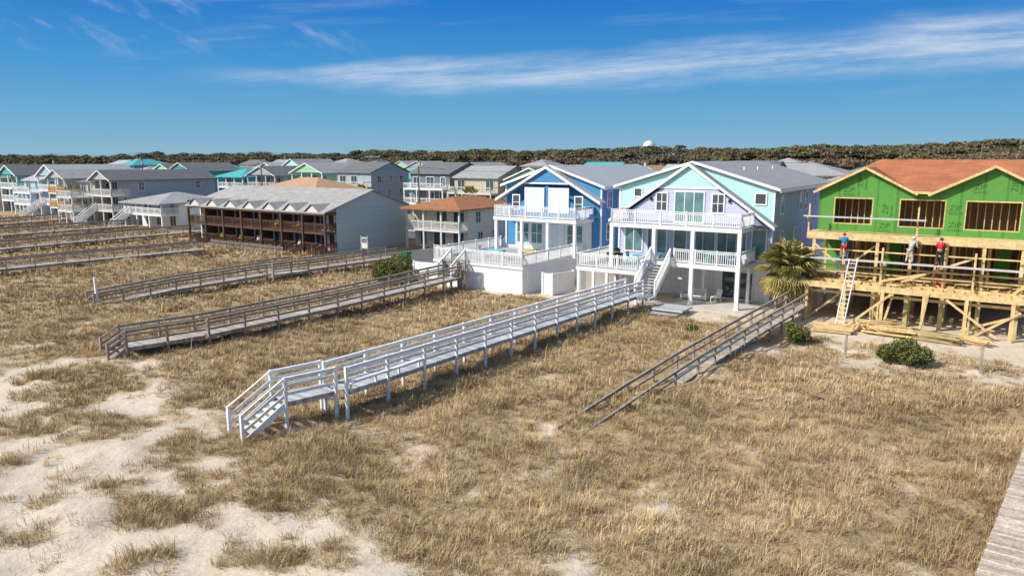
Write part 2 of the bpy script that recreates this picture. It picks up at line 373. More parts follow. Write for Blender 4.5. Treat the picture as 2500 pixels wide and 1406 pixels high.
boardwalk('weathered grey wooden boardwalk with stairs at beach end',[(-40.4,20.4,.6),(-39.2,24.5,.65),(-38.5,34,.8),(-37.9,47.2,1.15)],1.7,'weathered',stairs=1,psp=2.2,deckmat='weathered_light',rh_=.10,top=1.0)
boardwalk('weathered wooden boardwalk ending at a seating platform',[(-57.3,26.8,-.1),(-56.5,33,.35),(-55.2,41,.65)],1.5,'weathered',psp=2.2,deckmat='weathered_light',rh_=.09,top=.95)
boardwalk('wide weathered wooden platform with railings on dune',[(-55.0,41.1,.7),(-54.4,44.6,.7)],3.0,'weathered',psp=1.7,deckmat='weathered_light',rails=(.25,.5,.75),rh_=.10)
boardwalk('weathered wooden boardwalk leading from platform to parking',[(-54.2,44.8,.7),(-53.4,56.0,.7)],1.6,'weathered',psp=2.2,deckmat='weathered_light',rh_=.09,top=.95)
for i,(p,q) in enumerate([((-81.2,20,.4),(-77.2,49,.55)),((-98.4,28,.4),(-96.9,61,.6)),((-116.5,38,.4),(-113.4,61,.6)),((-134,44,.5),(-135.5,61,.6))]):
    boardwalk('weathered grey wooden boardwalk crossing dune grass',[p,((p[0]+q[0])/2,(p[1]+q[1])/2,.55),q],1.5,'weathered',psp=2.4,deckmat='weathered_light',group='boardwalks to the beach',rails=(.5,),capw=.09,rh_=.08,top=.95,pw=.1)
boardwalk('weathered boardwalk with dark railings partly buried in sand',[(-13.6,24.4,-.82),(-13.1,30.0,-.32),(-12.6,35,.1),(-11.8,43,.55),(-10.8,53.5,1.0)],1.2,'weathered',psp=2.2,deckmat='weathered_light',rails=(.45,),top=.9,rh_=.1,capw=.11)
boardwalk('wide weathered plank walkway without railings',[(1.2,12,1.0),(1.75,19.5,1.0),(3.4,34,1.0)],2.6,'walkway_planks',sides=(0,0))
T=thing('wooden_gate','weathered wooden slatted gate enclosure at boardwalk end','gate',-37.9,47.3)
b_=MB()
for x in(-1.1,-.3,.5,1.2): b_.box(x-.08,x+.08,-.08,.08,-.3,2.6)
for x in np.arange(-1.1,1.2,.14): b_.box(x-.05,x+.05,.09,.12,.9,2.4)
b_.box(-1.2,1.3,-.1,.1,2.5,2.62); b_.box(-1.2,1.3,.08,.16,1.2,1.3); b_.obj('slatted_panel','weathered',T)
# ---------------------------------------------------------------- coastal house
def stairs_part(par,x0,x1,y0,z0,y1,z1,mt='white',tread='deck_grey',sp=.16):
    n=max(2,int(abs(z0-z1)/.18)); b1=MB()
    for i in range(n):
        t=(i+.5)/n; y=y0+(y1-y0)*t; z=z0+(z1-z0)*(i+1)/n; b1.box(x0,x1,y-.15,y+.15,z-.04,z)
    b1.obj('stair_treads',tread,par); b2=MB()
    for x in(x0,x1): b2.beam((x,y0,z0-.12),(x,y1,z1-.12),.06,.3)
    for x in(x0,x1): rail(b2,(x,y0,z0),(x,y1,z1),1.0,sp,m=0,psp=3)
    b2.obj('stair_railing',mt,par)
def front_gable(par,hw,y0,y1,zt,slope,zb,wallm,topm,bandz,roofm,hwroof):
    w=MB(); w.ext([(-hw,zb),(hw,zb),(0,zb+hw*slope)] if zb+hw*slope<=zt else [(-hw,zb),(hw,zb),(hw,zt-hw*slope),(0,zt),(-hw,zt-hw*slope)],y0,y1)
    w.obj('gable_wall',wallm,par)
    x=(zt-bandz)/slope; MB().ext([(-x+.02,bandz),(x-.02,bandz),(0,zt-.02)],y0-.04,y0-.002).obj('gable_panel',topm,par)
    MB().box(-x-.1,x+.1,y0-.07,y0-.041,bandz-.08,bandz+.06).obj('trim_band','white',par)
    r=MB(); 
    for s in(-1,1): r.ext([(0,zt),(s*hwroof,zt-hwroof*slope),(s*hwroof,zt-hwroof*slope+.14),(0,zt+.14)],y0-.26,y1,0)
    r.obj('gable_roof',roofm,par)
    k=MB()
    for s in(-1,1): k.ext([(0,zt-.1),(s*hwroof,zt-.1-hwroof*slope),(s*hwroof,zt-hwroof*slope+.15),(0,zt+.15)],y0-.30,y0-.263,0)
    k.obj('rake_board','white',par)
def deck_slab(par,x0,x1,y0,y1,z,name='balcony_floor',mt='white',th=.3):
    b1=MB().box(x0,x1,y0,y1,z-th,z-.02); b1.obj('fascia',mt,par); MB().box(x0+.02,x1-.02,y0+.02,y1-.02,z-.02,z+.01).obj(name,'deck_grey',par)
Hs=thing('beach_house','three storey lavender and aqua beach house with white decks','house',-20.3,56)
hw=6.35;dp=20
MB().box(-hw,hw,0,dp,0,3.0).obj('ground_floor_wall','white_batten',Hs)
MB().box(-hw,hw,-.02,dp,3.0,6.0).obj('wall','lavender',Hs)
MB().ext([(-hw,6.0),(hw,6.0),(hw,8.7),(0,10.6),(-hw,8.7)],0,dp).obj('upper_wall','lavender',Hs)
MB().box(hw+.002,hw+.03,.06,dp,3.0,8.62).obj('side_cladding','periwinkle',Hs)
MB().ext([(-hw,6.0),(hw,6.0),(hw,8.7),(0,10.58),(-hw,8.7)],-.05,-.003).obj('gable_cladding','teal',Hs)
r=MB(); roof_gable(r,-hw,hw,0,dp,8.75,10.65,.45,.35,.16); r.obj('roof','roof_grey',Hs)
k=MB()
for s in(-1,1): k.ext([(0,10.64),(s*(hw+.5),8.59),(s*(hw+.5),8.8),(0,10.84)],-.42,-.36)
k.box(hw+.45,hw+.56,-.35,dp+.4,8.5,8.7); k.obj('fascia_board','white',Hs)
for x in(-hw,hw): MB().box(x-.07,x+.07,-.09,.04,0,8.6).obj('corner_trim','white',Hs)
for y in(5,9,14): MB().cyl((2.5,y,9.5),(2.5,y,10.35),.06,.06,8).obj('vent_pipe','white',Hs)
front_gable(Hs,6.0,-1.0,-.06,10.55,.69,6.06,'lavender','teal',8.75,'roof_grey',6.8)
window(Hs,'front',-1.0,.1,7.25,2.3,2.3,glass='glass_aqua',mull=2,name='sliding_door',hm=False)
window(Hs,'front',-1.0,-2.2,7.6,.85,1.35); window(Hs,'front',-1.0,2.4,7.6,.85,1.35)
window(Hs,'front',-.05,5.35,8.0,.75,.75,mull=0,hm=False); window(Hs,'front',-.05,-4.7,8.25,.6,.6,mull=0,hm=False)
for x in(-3.1,3.3): MB().box(x-.08,x+.08,-1.14,-1.003,7.7,7.95).obj('wall_lamp','grill_black',Hs)
for x,w,mu in((-5.0,1.5,1),(-2.9,1.6,1),(-.9,1.0,0),(1.0,1.9,1),(3.3,2.2,2),(5.4,1.0,0)):
    window(Hs,'front',-.02,x,4.5,w,2.3,glass='glass_aqua',mull=mu,name='glass_door',hm=False)
for x in(3.2,4.6): window(Hs,'front',0,x,1.2,.95,2.1,mull=0,name='door',hm=False)
for y,z in((2.2,7.5),(8.5,7.5),(10.5,7.5),(2.5,4.6),(7,4.6),(14,7.5),(13,4.6)): window(Hs,'right',hw+.03,y,z,.9,1.4)
deck_slab(Hs,-5.25,5.25,-4.15,-1.05,6.0); deck_slab(Hs,-5.25,5.25,-1.04,-.1,5.98)
R=MB(); rail(R,(-5.15,-4.05,6),(5.15,-4.05,6),1.05); rail(R,(5.15,-4.05,6),(5.15,-.2,6),1.05); rail(R,(-5.15,-4.05,6),(-5.15,-.2,6),1.05); R.obj('balcony_railing','white',Hs)
deck_slab(Hs,-1.85,5.25,-4.15,-.1,3.2)
R=MB(); rail(R,(.2,-4.05,3.2),(5.15,-4.05,3.2),1.05); rail(R,(5.15,-4.05,3.2),(5.15,-.2,3.2),1.05); R.obj('deck_railing','white',Hs)
deck_slab(Hs,-7.3,-1.9,-5.9,-.1,2.55)
R=MB(); rail(R,(-7.2,-5.8,2.55),(-2,-5.8,2.55),1.05); rail(R,(-7.2,-5.8,2.55),(-7.2,-.2,2.55),1.05);rail(R,(-2,-5.8,2.55),(-2,-4.2,2.55),1.05); R.obj('side_deck_railing','white',Hs)
for x in(-5.1,-1.5,1.6,5.1): column(Hs,x,-4.0,3.2 if x>-2 else 2.56,5.7)
for x in(1.6,5.1): column(Hs,x,-4.0,0,2.9); column(Hs,x,-1.2,0,2.9,.22)
for x in(-7.1,-4.6,-2.1):
    for y in(-5.75,-3.2): column(Hs,x,y,-.2,2.24,.22)
stairs_part(Hs,-1.7,-.1,-4.15,3.2,-6.9,1.1)
MB().box(-1.9,.1,-8.2,-7.0,.85,1.05).obj('landing','deck_grey',Hs)
MB().box(-.2,6.3,-5.2,-.05,-.1,.06).obj('patio_slab','concrete',Hs)
T=thing('deck_steps','low grey wooden steps beside boardwalk end','steps',-20.3,56)
b=MB(); b.box(.3,2.6,-8.3,-6.2,.3,.42); b.box(.4,2.4,-9.0,-8.35,.1,.2); b.obj('tread','deck_grey',T)
Hb=thing('beach_house','bright blue gabled beach house with white terrace and shutters','house',-35.2,59)
hw=5.25;dp=19
MB().box(-hw,hw,0,dp,0,2.6).obj('ground_floor_wall','white_batten',Hb)
MB().box(-hw,hw,0,dp,2.6,5.6).obj('wall','blue',Hb)
MB().box(-4.1,4.3,-.1,-.004,2.3,5.4).obj('white_panelling','white_batten',Hb)
MB().ext([(-hw,5.6),(hw,5.6),(hw,8.45),(0,10.2),(-hw,8.45)],0,dp).obj('upper_wall','blue',Hb)
r=MB(); roof_gable(r,-hw,hw,0,dp,8.5,10.25,.45,.35,.16); r.obj('roof','roof_metal',Hb)
k=MB()
for s in(-1,1): k.ext([(0,10.24),(s*(hw+.5),8.32),(s*(hw+.5),8.54),(0,10.44)],-.42,-.36)
k.box(hw+.45,hw+.56,-.35,dp+.4,8.24,8.45); k.obj('fascia_board','white',Hb)
for x in(-hw,hw): MB().box(x-.07,x+.07,-.09,.04,2.6,8.4).obj('corner_trim','white',Hb)
front_gable(Hb,5.1,-1.0,-.06,10.2,.55,5.7,'blue','blue',8.75,'roof_metal',5.75)
for x in(-1.3,1.35):
    MB().box(x-1.1,x+1.1,-1.12,-1.075,6.0,8.35).obj('storm_shutter','shutter',Hb)
window(Hb,'front',-1.0,-3.4,6.9,.7,1.3,mull=0); window(Hb,'front',-1.0,3.45,6.9,.7,1.3,mull=0)
for x,w in((-3.2,1.3),(-1.6,1.2),(2.6,1.6)): window(Hb,'front',-.1,x,3.9,w,1.9,glass='glass_aqua',mull=1,name='window')
MB().box(.0,1.5,-.2,-.105,2.4,4.9).obj('storm_shutter','shutter',Hb)
for y,z in((1.6,7.3),(4,7.3),(8.5,7.3),(12,7.3),(1.6,4.3),(6,4.3)): window(Hb,'right',hw,y,z,.9,1.4)
deck_slab(Hb,-4.3,4.6,-3.6,-1.05,5.65); deck_slab(Hb,-4.3,4.6,-1.04,-.12,5.63)
R=MB(); rail(R,(-4.2,-3.5,5.65),(4.5,-3.5,5.65)); rail(R,(4.5,-3.5,5.65),(4.5,-.2,5.65)); rail(R,(-4.2,-3.5,5.65),(-4.2,-.2,5.65)); R.obj('balcony_railing','white',Hb)
for x in(-4.1,-1.2,1.6,4.4): column(Hb,x,-3.4,2.3,5.35,.25)
MB().box(-5.8,3.5,-10.5,-.01,-.2,2.05).obj('terrace_base','white_batten',Hb); deck_slab(Hb,-5.9,3.6,-10.6,-.12,2.32,th=.25)
R=MB(); rail(R,(-5.8,-10.5,2.3),(-3.9,-10.5,2.3)); rail(R,(-2.4,-10.5,2.3),(3.5,-10.5,2.3)); rail(R,(3.5,-10.5,2.3),(3.5,-.2,2.3)); rail(R,(-5.8,-10.5,2.3),(-5.8,-.2,2.3)); R.obj('terrace_railing','white',Hb)
stairs_part(Hb,-3.9,-2.4,-10.55,2.3,-12.4,1.2)
# ---------------------------------------------------------------- motel
Mo=thing('motel','two storey grey motel with dark brown wooden balconies','motel',-63.9,58)
W_=27.0
MB().ext([(0,0),(12,0),(12,5.2),(6,7.1),(0,5.2)],-W_,0,0,'x').obj('wall','motel_side',Mo)
MB().box(-W_+.05,-.3,-.06,-.003,.1,5.1).obj('front_cladding','motel_front',Mo)
r=MB(); r.ext([(-2.0,4.75),(6,7.15),(12.4,5.1),(12.4,5.25),(6,7.32),(-2.0,4.92)],-W_-.3,.3,0,'x'); r.obj('roof','roof_motel',Mo)
MB().box(.305,.33,-2.0,-.2,4.6,4.93).obj('fascia_board','brown_wood',Mo)
for i in range(7):
    xc=-W_+3.86*(i+.5)
    gd=MB(); gd.ext([(xc-1.05,4.95),(xc+1.05,4.95),(xc,5.72)],-1.9,-1.75); gd.obj('dormer_face','off_white',Mo)
    g2=MB()
    for s in(-1,1): g2.add([(xc,-2.05,5.84),(xc+s*1.3,-2.05,4.93),(xc+s*1.3,-1.4,4.93+.1),(xc,1.4,5.84)],[(0,1,2,3)]); 
    g2.obj('dormer_roof','roof_motel',Mo)
    for z in(1.25,3.75):
        window(Mo,'front',-.06,xc-.7,z,1.7,2.0,mull=1,name='sliding_door',hm=False)
        MB().box(xc+.75,xc+1.55,-.1,-.063,z-1.05,z+1.0).obj('door','white' if i%2 else 'brown_wood',Mo)
bf=MB(); bf.box(-W_,0,-1.75,-.07,2.35,2.6); bf.box(-W_,0,-1.9,-1.7,4.55,4.8); bf.box(-W_,0,-1.75,-.07,.15,.3)
bf.obj('balcony_floor','brown_wood',Mo)
rr_=MB()
rail(rr_,(-W_,-1.7,2.6),(0,-1.7,2.6),1.0,.2,.06); rail(rr_,(0,-1.7,2.6),(0,-.1,2.6),1.0,.2,.06); rail(rr_,(0,-1.7,.3),(0,-.1,.3),1.0,.2,.06)
for i in range(7): rail(rr_,(-W_+3.86*i,-1.7,.3),(-W_+3.86*i+2.4,-1.7,.3),1.0,.2,.06)
rr_.obj('balcony_railing','brown_wood',Mo)
for i in range(8):
    MB().box(-W_+3.86*i-.12,-W_+3.86*i+.12,-1.85,-1.6,0,4.6).obj('post','brown_wood',Mo)
    if i<7:
        s=MB(); x=-W_+3.86*i+2.5
        for j in range(3): s.box(x,x+1.1,-2.1-.3*j,-1.85-.3*j,.25-.09*j-.04,.25-.09*j)
        for xx in(x,x+1.1): rail(s,(xx,-1.75,.3),(xx,-3.2,.0),.95,.2,.06,psp=3)
        s.obj('stairs','brown_wood',Mo)
for i in range(1,7):
    MB().box(-W_+3.86*i-.06,-W_+3.86*i+.06,-1.5,-.06,0.3,4.7).obj('partition','brown_wood',Mo)
# ---------------------------------------------------------------- generic houses
def house(a,d,w,dp,zt,wall,roof,label,rooftype='front',levels=2,trim='white',rh=1.9,bd=2.2,base=True,rot=0,group='houses of the beach town',balc=True,sp=.25,railm=None,cat='house',wd=1.0,gface=None):
    T=thing('beach_house',label,cat,a,d,rot=rot,group=group); ze=zt-rh; hw=w/2; railm=railm or trim
    if rooftype=='front': MB().ext([(-hw,0),(hw,0),(hw,ze),(0,zt-.05),(-hw,ze)],0,dp).obj('wall',wall,T)
    elif rooftype=='side': MB().ext([(0,0),(dp,0),(dp,ze),(dp/2,zt-.05),(0,ze)],-hw,hw,0,'x').obj('wall',wall,T)
    else: MB().box(-hw,hw,0,dp,0,ze).obj('wall',wall,T)
    r=MB()
    if rooftype=='front': roof_gable(r,-hw,hw,-(bd if balc else 0),dp,ze+.03,zt,.45,.3)
    elif rooftype=='side': roof_gable(r,-hw,hw,0,dp,ze+.03,zt,.45,.3,axis='x')
    else: roof_hip(r,-hw,hw,-(bd if balc else 0),dp,ze+.05,zt)
    r.obj('roof',roof,T)
    fh=ze/(levels+1) if ze/(levels+1)>2.2 else 2.4
    e=MB()
    if rooftype=='front':
        for s in(-1,1):
            sl=rh/hw; y=-(bd if balc else 0)-.36; e.ext([(0,zt-.04),(s*(hw+.45),ze-.45*sl-.04),(s*(hw+.45),ze-.45*sl+.18),(0,zt+.18)],y,y+.05)
        e.obj('rake_board',trim,T)
        MB().ext([(-hw+.1,ze+.1),(hw-.1,ze+.1),(0,zt-.12)],-(bd if balc else 0)-.02,-(bd if balc else 0)+.05).obj('gable_face',gface or wall,T)
    if balc:
        for l in range(1,levels+1):
            z=fh*l
            MB().box(-hw,hw,-bd,-.003,z-.25,z).obj('balcony_floor',trim,T)
            R=MB(); rail(R,(-hw+.06,-bd+.06,z),(hw-.06,-bd+.06,z),1.0,sp,.05); rail(R,(hw-.06,-bd+.06,z),(hw-.06,0,z),1.0,sp,.05); rail(R,(-hw+.06,-bd+.06,z),(-hw+.06,0,z),1.0,sp,.05); R.obj('balcony_railing',railm,T)
        n=max(2,round(w/3.3))
        for i in range(n+1):
            x=-hw+.12+(w-.24)*i/n; column(T,x,-bd+.15,0,ze-.05 if rooftype!='side' else fh*levels,.2,trim)
    for l in range(levels+1):
        z=fh*l+1.25; n=max(2,int(w/2.8))
        for i in range(n):
            x=-hw+w*(i+.5)/n+random.uniform(-.2,.2); 
            if random.random()<.85: window(T,'front',0,x,z,random.choice([1.0,1.6,1.8]),1.7,frame=trim,mull=1,hm=False)
        for y in np.arange(2,dp-1,3.4):
            if random.random()<.75: window(T,'right',hw,y+random.uniform(-.4,.4),z+.2,.9,1.3,frame=trim)
    return T
house(-57.2,69,8.6,11,6.3,'cream','roof_brown','cream cottage with rust brown roof and balcony','hip',1,rh=1.3,bd=1.8,group=None,sp=.16,trim='off_white')
Tc=house(-113,65,11,9,5.6,'white','roof_grey','white screened porch cottage with light grey roof','hip',1,rh=1.5,bd=3,group=None,sp=.2)
stairs_part(Tc,-4.5,-3.3,-3,2.4,-6,.2,sp=.25)
t_=house(-124.8,65,6.5,16,9.0,'bluegrey','roof_dark','grey oceanfront duplex with stacked decks and stairs','front',2,rh=1.5,bd=3.2,group=None,sp=.2,trim='off_white')
stairs_part(t_,-3,-1.9,-3.2,2.6,-6.5,.2,sp=.25)
house(-131.6,63,5.2,15,8.4,'tan_wall','roof_dark','beige oceanfront unit with stacked decks','side',2,rh=1.4,bd=4.0,group=None,sp=.2,trim='off_white')
house(-138.5,64,6.2,12,9.0,'bluegrey','roof_grey','grey oceanfront house with orange railings and stacked decks','front',2,rh=1.4,bd=3.0,group=None,railm='orange_rail',sp=.2,trim='off_white')
t_=house(-148.5,67,8,12,9.8,'skyblue','roof_metal','pale blue oceanfront house with white decks','front',2,rh=2.0,bd=3.0,group=None,sp=.2,gface='skyblue')
stairs_part(t_,-3,-1.9,-3.0,2.8,-7,.2,sp=.25)
house(-159.5,66,7.5,11,8.8,'skyblue','roof_metal','light blue oceanfront house with pale metal roof','side',2,rh=2.0,sp=.3)
house(-170,68,8,11,9.6,'teal_dark','roof_dark','aqua oceanfront house with white decks','front',2,sp=.3)
house(-182,67,9,11,8.8,'tan_wall','roof_grey','tan oceanfront house with grey roof','hip',2,sp=.3,trim='off_white')
house(-196,69,9,11,9.6,'skyblue','roof_dark','pale blue oceanfront house with dark roof','front',2,sp=.3)
house(-98,77,17,13,7.9,'tan_wall','roof_tan','low house with broad tan shingle roof','hip',1,rh=2.4,balc=False)
walls=['bluegrey','mint','white','navygrey','skyblue','tan_wall','teal_dark','skyblue','teal','motel_side','blue','tan_wall']
roofs=['roof_dark','roof_grey','roof_dark','roof_metal','roof_grey','roof_tan','teal_dark']
def lab(w,r,t):
    nm={'bluegrey':'blue grey','mint':'mint green','white':'white','navygrey':'dark slate','skyblue':'pale blue','tan_wall':'tan','teal_dark':'teal','cream':'cream','motel_side':'grey','teal':'aqua','blue':'blue'}[w]
    rn={'roof_dark':'dark shingle roof','roof_grey':'grey shingle roof','roof_metal':'pale metal roof','roof_tan':'tan roof','teal_dark':'teal roof'}[r]
    return f'{nm} raised beach house with {rn} and balconies'
row2=[(-190,'tan_wall','hip','roof_grey',9),(-176,'mint','front','roof_dark',9.6),(-163,'teal_dark','front','roof_dark',10),(-148,'teal_dark','hip','teal_dark',8.8),(-134,'bluegrey','front','roof_dark',9.3),(-121,'mint','front','roof_grey',10.0),(-108,'bluegrey','side','roof_dark',10.2),(-89,'navygrey','side','roof_dark',10.2),(-77,'tan_wall','side','roof_grey',9.6),(-66,'mint','front','roof_dark',9.4),(-52,'teal_dark','hip','roof_dark',9.4),(-40,'white','side','roof_metal',10.0),(-28,'bluegrey','front','roof_dark',9.4),(-15,'white','hip','roof_grey',9.8),(-3,'white','side','roof_grey',10.0),(10,'cream','front','roof_grey',10)]
for i,(a,wl,rt,rf,zt) in enumerate(row2):
    house(a,103+random.uniform(-3,4),9.6,11,zt,wl,rf,lab(wl,rf,rt),rt,2,sp=.33,trim='white' if i%2 else 'off_white')
random.seed(21)
for rowd,a0,a1,stp in((128,-250,-5,14),(156,-300,10,16),(186,-350,20,18)):
    a=a0
    while a<a1:
        wl=random.choice(walls); rf=random.choice(roofs); rt=random.choice(['front','side','hip'])
        zt=random.uniform(7.8,10.9) if rowd<150 else random.uniform(7,11.4)
        house(a+random.uniform(-2,2),rowd+random.uniform(-5,5),random.uniform(7.5,10.5),11,zt,wl,rf,lab(wl,rf,rt),rt,2,sp=.5,balc=rowd<150,trim=random.choice(['white','off_white']))
        a+=stp
house(-24,112,12,10,10.6,'white','roof_grey','white house with grey hip roof and wide porches','hip',2,sp=.3)
# ---------------------------------------------------------------- house under construction
Hc=thing('house_under_construction','unfinished house with green sheathing and red roof','house',-10.6,55)
def gp(x,z0,z1,y0=-1.7,w=.26,m='lumber_green',nm='pile'): return MB().box(x-w/2,x+w/2,y0-w/2,y0+w/2,z0,z1).obj(nm,m,Hc)
for x in np.arange(.2,15,2.0):
    for y in(-1.7,0,3.2,7.5): gp(x,-.3,2.3,y)
    gp(x,2.85,5.6,-1.7,.2,'lumber','post')
    gp(x+.3,2.85,5.6,1.2,.16,'lumber','post')
fr=MB(); fr.box(-.3,14.6,-1.85,-1.72,2.3,2.82); fr.box(-.3,14.6,-.1,.05,2.3,2.7); fr.box(-.3,14.6,-3.0,-2.9,2.35,2.75); fr.box(-.3,14.6,-2.6,-2.55,1.95,2.12)
for x in np.arange(-.2,14.6,.6): fr.box(x-.03,x+.03,-1.715,11,2.42,2.78); fr.box(x-.03,x+.03,-2.895,-1.86,2.42,2.72)
fr.obj('floor_framing','lumber',Hc)
MB().box(-.2,14.5,.2,11,2.79,2.84).obj('subfloor','lumber',Hc)
for x in(.2,2.6,4.9,7.3,9.6,12,14.2): gp(x,-.3,2.34,-2.95,.2,'lumber','post')
f2=MB(); f2.box(-.3,14.6,-1.85,-1.74,5.55,5.98); f2.box(-.3,14.6,-1.74,.0,5.9,5.99); 
for x in np.arange(-.2,14.6,.6): f2.box(x-.03,x+.03,-1.73,0,5.6,5.89)
f2.box(-.3,14.6,-.02,11,5.6,5.9); f2.obj('upper_floor_framing','lumber',Hc)
MB().box(0,14,10.8,11,2.85,8.8).obj('rear_sheathing','zip',Hc); MB().box(0,.1,3,10.8,2.85,5.6).obj('side_sheathing','zip',Hc)
for y0_,z0_,z1_ in((2.9,2.85,5.6),(1.1,6.0,8.7)):
    ins=MB(); ins.box(.3,13.8,y0_,y0_+.1,z0_,z0_+.06); ins.box(.3,13.8,y0_,y0_+.1,z1_-.1,z1_-.02)
    for x in np.arange(0.3,14,.42): ins.box(x,x+.05,y0_+.001,y0_+.099,z0_+.06,z1_-.1)
    ins.obj('wall_studs','lumber',Hc)
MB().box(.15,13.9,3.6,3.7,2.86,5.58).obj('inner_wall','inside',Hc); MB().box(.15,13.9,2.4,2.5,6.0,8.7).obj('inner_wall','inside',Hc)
MB().box(.15,13.9,8.6,8.7,-.1,2.3).obj('skirting','lumber_green',Hc)
for x0,x1 in((0.0,1.3),(4.3,5.2),(7.6,7.9),(10.9,11.7),(13.4,14.0)): MB().box(x0,x1,2.75,2.85,2.86,5.58).obj('sheathing_panel','zip',Hc)
ops=[(1.0,3.5,6.5,8.35),(5.1,7.8,6.45,8.35),(8.9,11.9,6.45,8.35)]
S=MB(); xs_=0.0
for (x0,x1,z0,z1) in ops:
    S.box(xs_,x0,0,.12,6.0,8.8); S.box(x0,x1,0,.12,6.0,z0); S.box(x0,x1,0,.12,z1,8.8); xs_=x1
S.box(xs_,14,0,.12,6.0,8.8)
S.ext([(.0,8.8),(5.8,8.8),(2.9,10.36)],0,.12); S.ext([(7.2,8.8),(13.4,8.8),(10.3,10.46)],0,.12)
S.obj('green_sheathing','zip',Hc)
MB().box(13.9,14,0.12,10.8,2.86,8.8).obj('side_sheathing','zip',Hc); MB().box(0,.1,.12,10.8,6.0,8.8).obj('side_sheathing','zip',Hc)
for (x0,x1,z0,z1) in ops:
    o_=MB(); 
    o_.box(x0,x0+.06,-.005,.3,z0,z1); o_.box(x1-.06,x1,-.005,.3,z0,z1); o_.box(x0+.06,x1-.06,-.005,.3,z1-.08,z1); o_.box(x0+.06,x1-.06,-.005,.3,z0,z0+.05)
    o_.obj('window_opening','lumber',Hc)
r=MB(); r.add([(-.35,.14,8.9),(14.5,.14,8.9),(14.5,11.5,8.85),(-.35,11.5,8.85),(3.0,5.6,10.95),(14.5,5.6,10.95)],[(0,1,5,4),(2,3,4,5),(3,0,4),(1,2,5),(3,2,1,0)]); r.box(5.8,7.2,-.35,.13,8.81,8.9)
r.obj('roof','roof_red',Hc)
r=MB()
for xc,hwg,zt,yb in((2.9,3.2,10.42,4.3),(10.3,3.5,10.55,4.6)):
    for s in(-1,1):
        zl=zt-hwg*.53; r.add([(xc,-.4,zt),(xc+s*hwg,-.4,zl),(xc+s*hwg,.2,zl),(xc,yb,zt)],[(0,1,2,3)])
r.obj('gable_roof','roof_red',Hc)
r=MB()
for xc,hwg,zt in((2.9,3.25,10.44),(10.3,3.55,10.57)):
    for s in(-1,1): r.beam((xc,-.43,zt-.05),(xc+s*hwg,-.43,zt-.05-hwg*.53),.05,.16)
r.box(5.9,6.9,-.43,-.395,8.72,8.88); r.obj('rake_board','lumber',Hc)
def text(body,x,y,z,size,rotz,parent,nm='printed_lettering',mt='zip_text'):
    c=bpy.data.curves.new('t','FONT'); c.body=body; c.size=size; c.align_x='CENTER'; c.align_y='CENTER'; c.extrude=.002
    t=bpy.data.objects.new('t',c); COL.objects.link(t); dg=bpy.context.evaluated_depsgraph_get(); me=bpy.data.meshes.new_from_object(t.evaluated_get(dg))
    bpy.data.objects.remove(t); me.materials.clear(); me.materials.append(M[mt]); o=bpy.data.objects.new(nm,me); COL.objects.link(o); o.parent=parent
    o.location=(x,y,z); o.rotation_euler=Matrix.Rotation(math.pi/2,4,'X').to_euler() if not rotz else (Matrix.Rotation(-rotz,4,'Y')@Matrix.Rotation(math.pi/2,4,'X')).to_euler()
    return o
for x,z,rz in((2.6,9.3,math.pi/2),(1.9,8.75,0),(4.3,7.5,math.pi/2),(4.3,6.35,0),(6.4,8.6,0),(8.35,7.7,0),(8.4,6.6,0),(9.6,9.1,0),(11.4,9.2,math.pi/2),(12.7,7.6,math.pi/2),(12.9,6.7,0)):
    t_=text('ZIP',x,-.004,z+.12,.5,rz,Hc); text('System',x+(.34 if rz else 0),-.004,z-(0 if rz else .2),.28,rz,Hc)
dg_=MB()
for p,q in(((.2,-1.95,0),(2.6,-1.95,2.3)),((9.4,-1.95,.2),(14,-1.95,2.2)),((5.8,-1.95,3.0),(9.8,-1.95,4.9)),((.3,-1.95,5.2),(2.8,-1.95,3.1)),((5,-1.95,.2),(5.5,-1.95,2.6)),((12,-1.95,2.9),(14.4,-1.95,5.4)),((10,-3.4,.1),(12.4,-3.05,1.9)),((7.5,-1,2.9),(7.7,-1,5.5)),((3,-3.1,.0),(5.4,-3.05,2.3)),((7.2,-3.1,.1),(7.5,-3.05,2.6)),((1.5,-1.2,2.9),(4.0,-1.2,5.2)),((8.5,-3.1,2.3),(11.3,-3.12,.2)),((4.6,-2.4,3.0),(7.2,-2.4,3.7))): dg_.beam(p,q,.05,.14)
for z in(3.4,3.8): dg_.beam((-.2,-1.9,z),(14.4,-1.9,z),.05,.12)
dg_.obj('bracing','lumber',Hc)
Sc=thing('scaffold','long aluminium scaffold plank on wooden poles','scaffold',-10.6,52.6)
s=MB(); s.box(-1.0,14.5,-.35,.15,4.26,4.34); s.obj('plank','alum',Sc); MB().box(-.6,6.9,.45,.85,7.04,7.12).obj('plank','alum',Sc)
for x in(-.5,4.6,9.8,14): s=MB(); s.box(x-.06,x+.06,.2,.32,-.2,5.2); s.beam((x,.25,4.1),(x,-.4,4.15),.08,.1); s.beam((x,.25,3.4),(x,-.35,4.15),.06,.08); s.obj('pole','lumber',Sc)
for x in(-.3,6.4): s=MB(); s.box(x-.05,x+.05,.9,1.0,5.99,7.9); s.beam((x,1.0,6.6),(x,.45,7.0),.06,.06); s.beam((x,.4,6.96),(x,1.0,6.96),.06,.06); s.obj('pole','lumber',Sc)
MB().beam((-1,.3,4.9),(14.4,.3,4.9),.04,.09).obj('guard_rail','lumber',Sc)
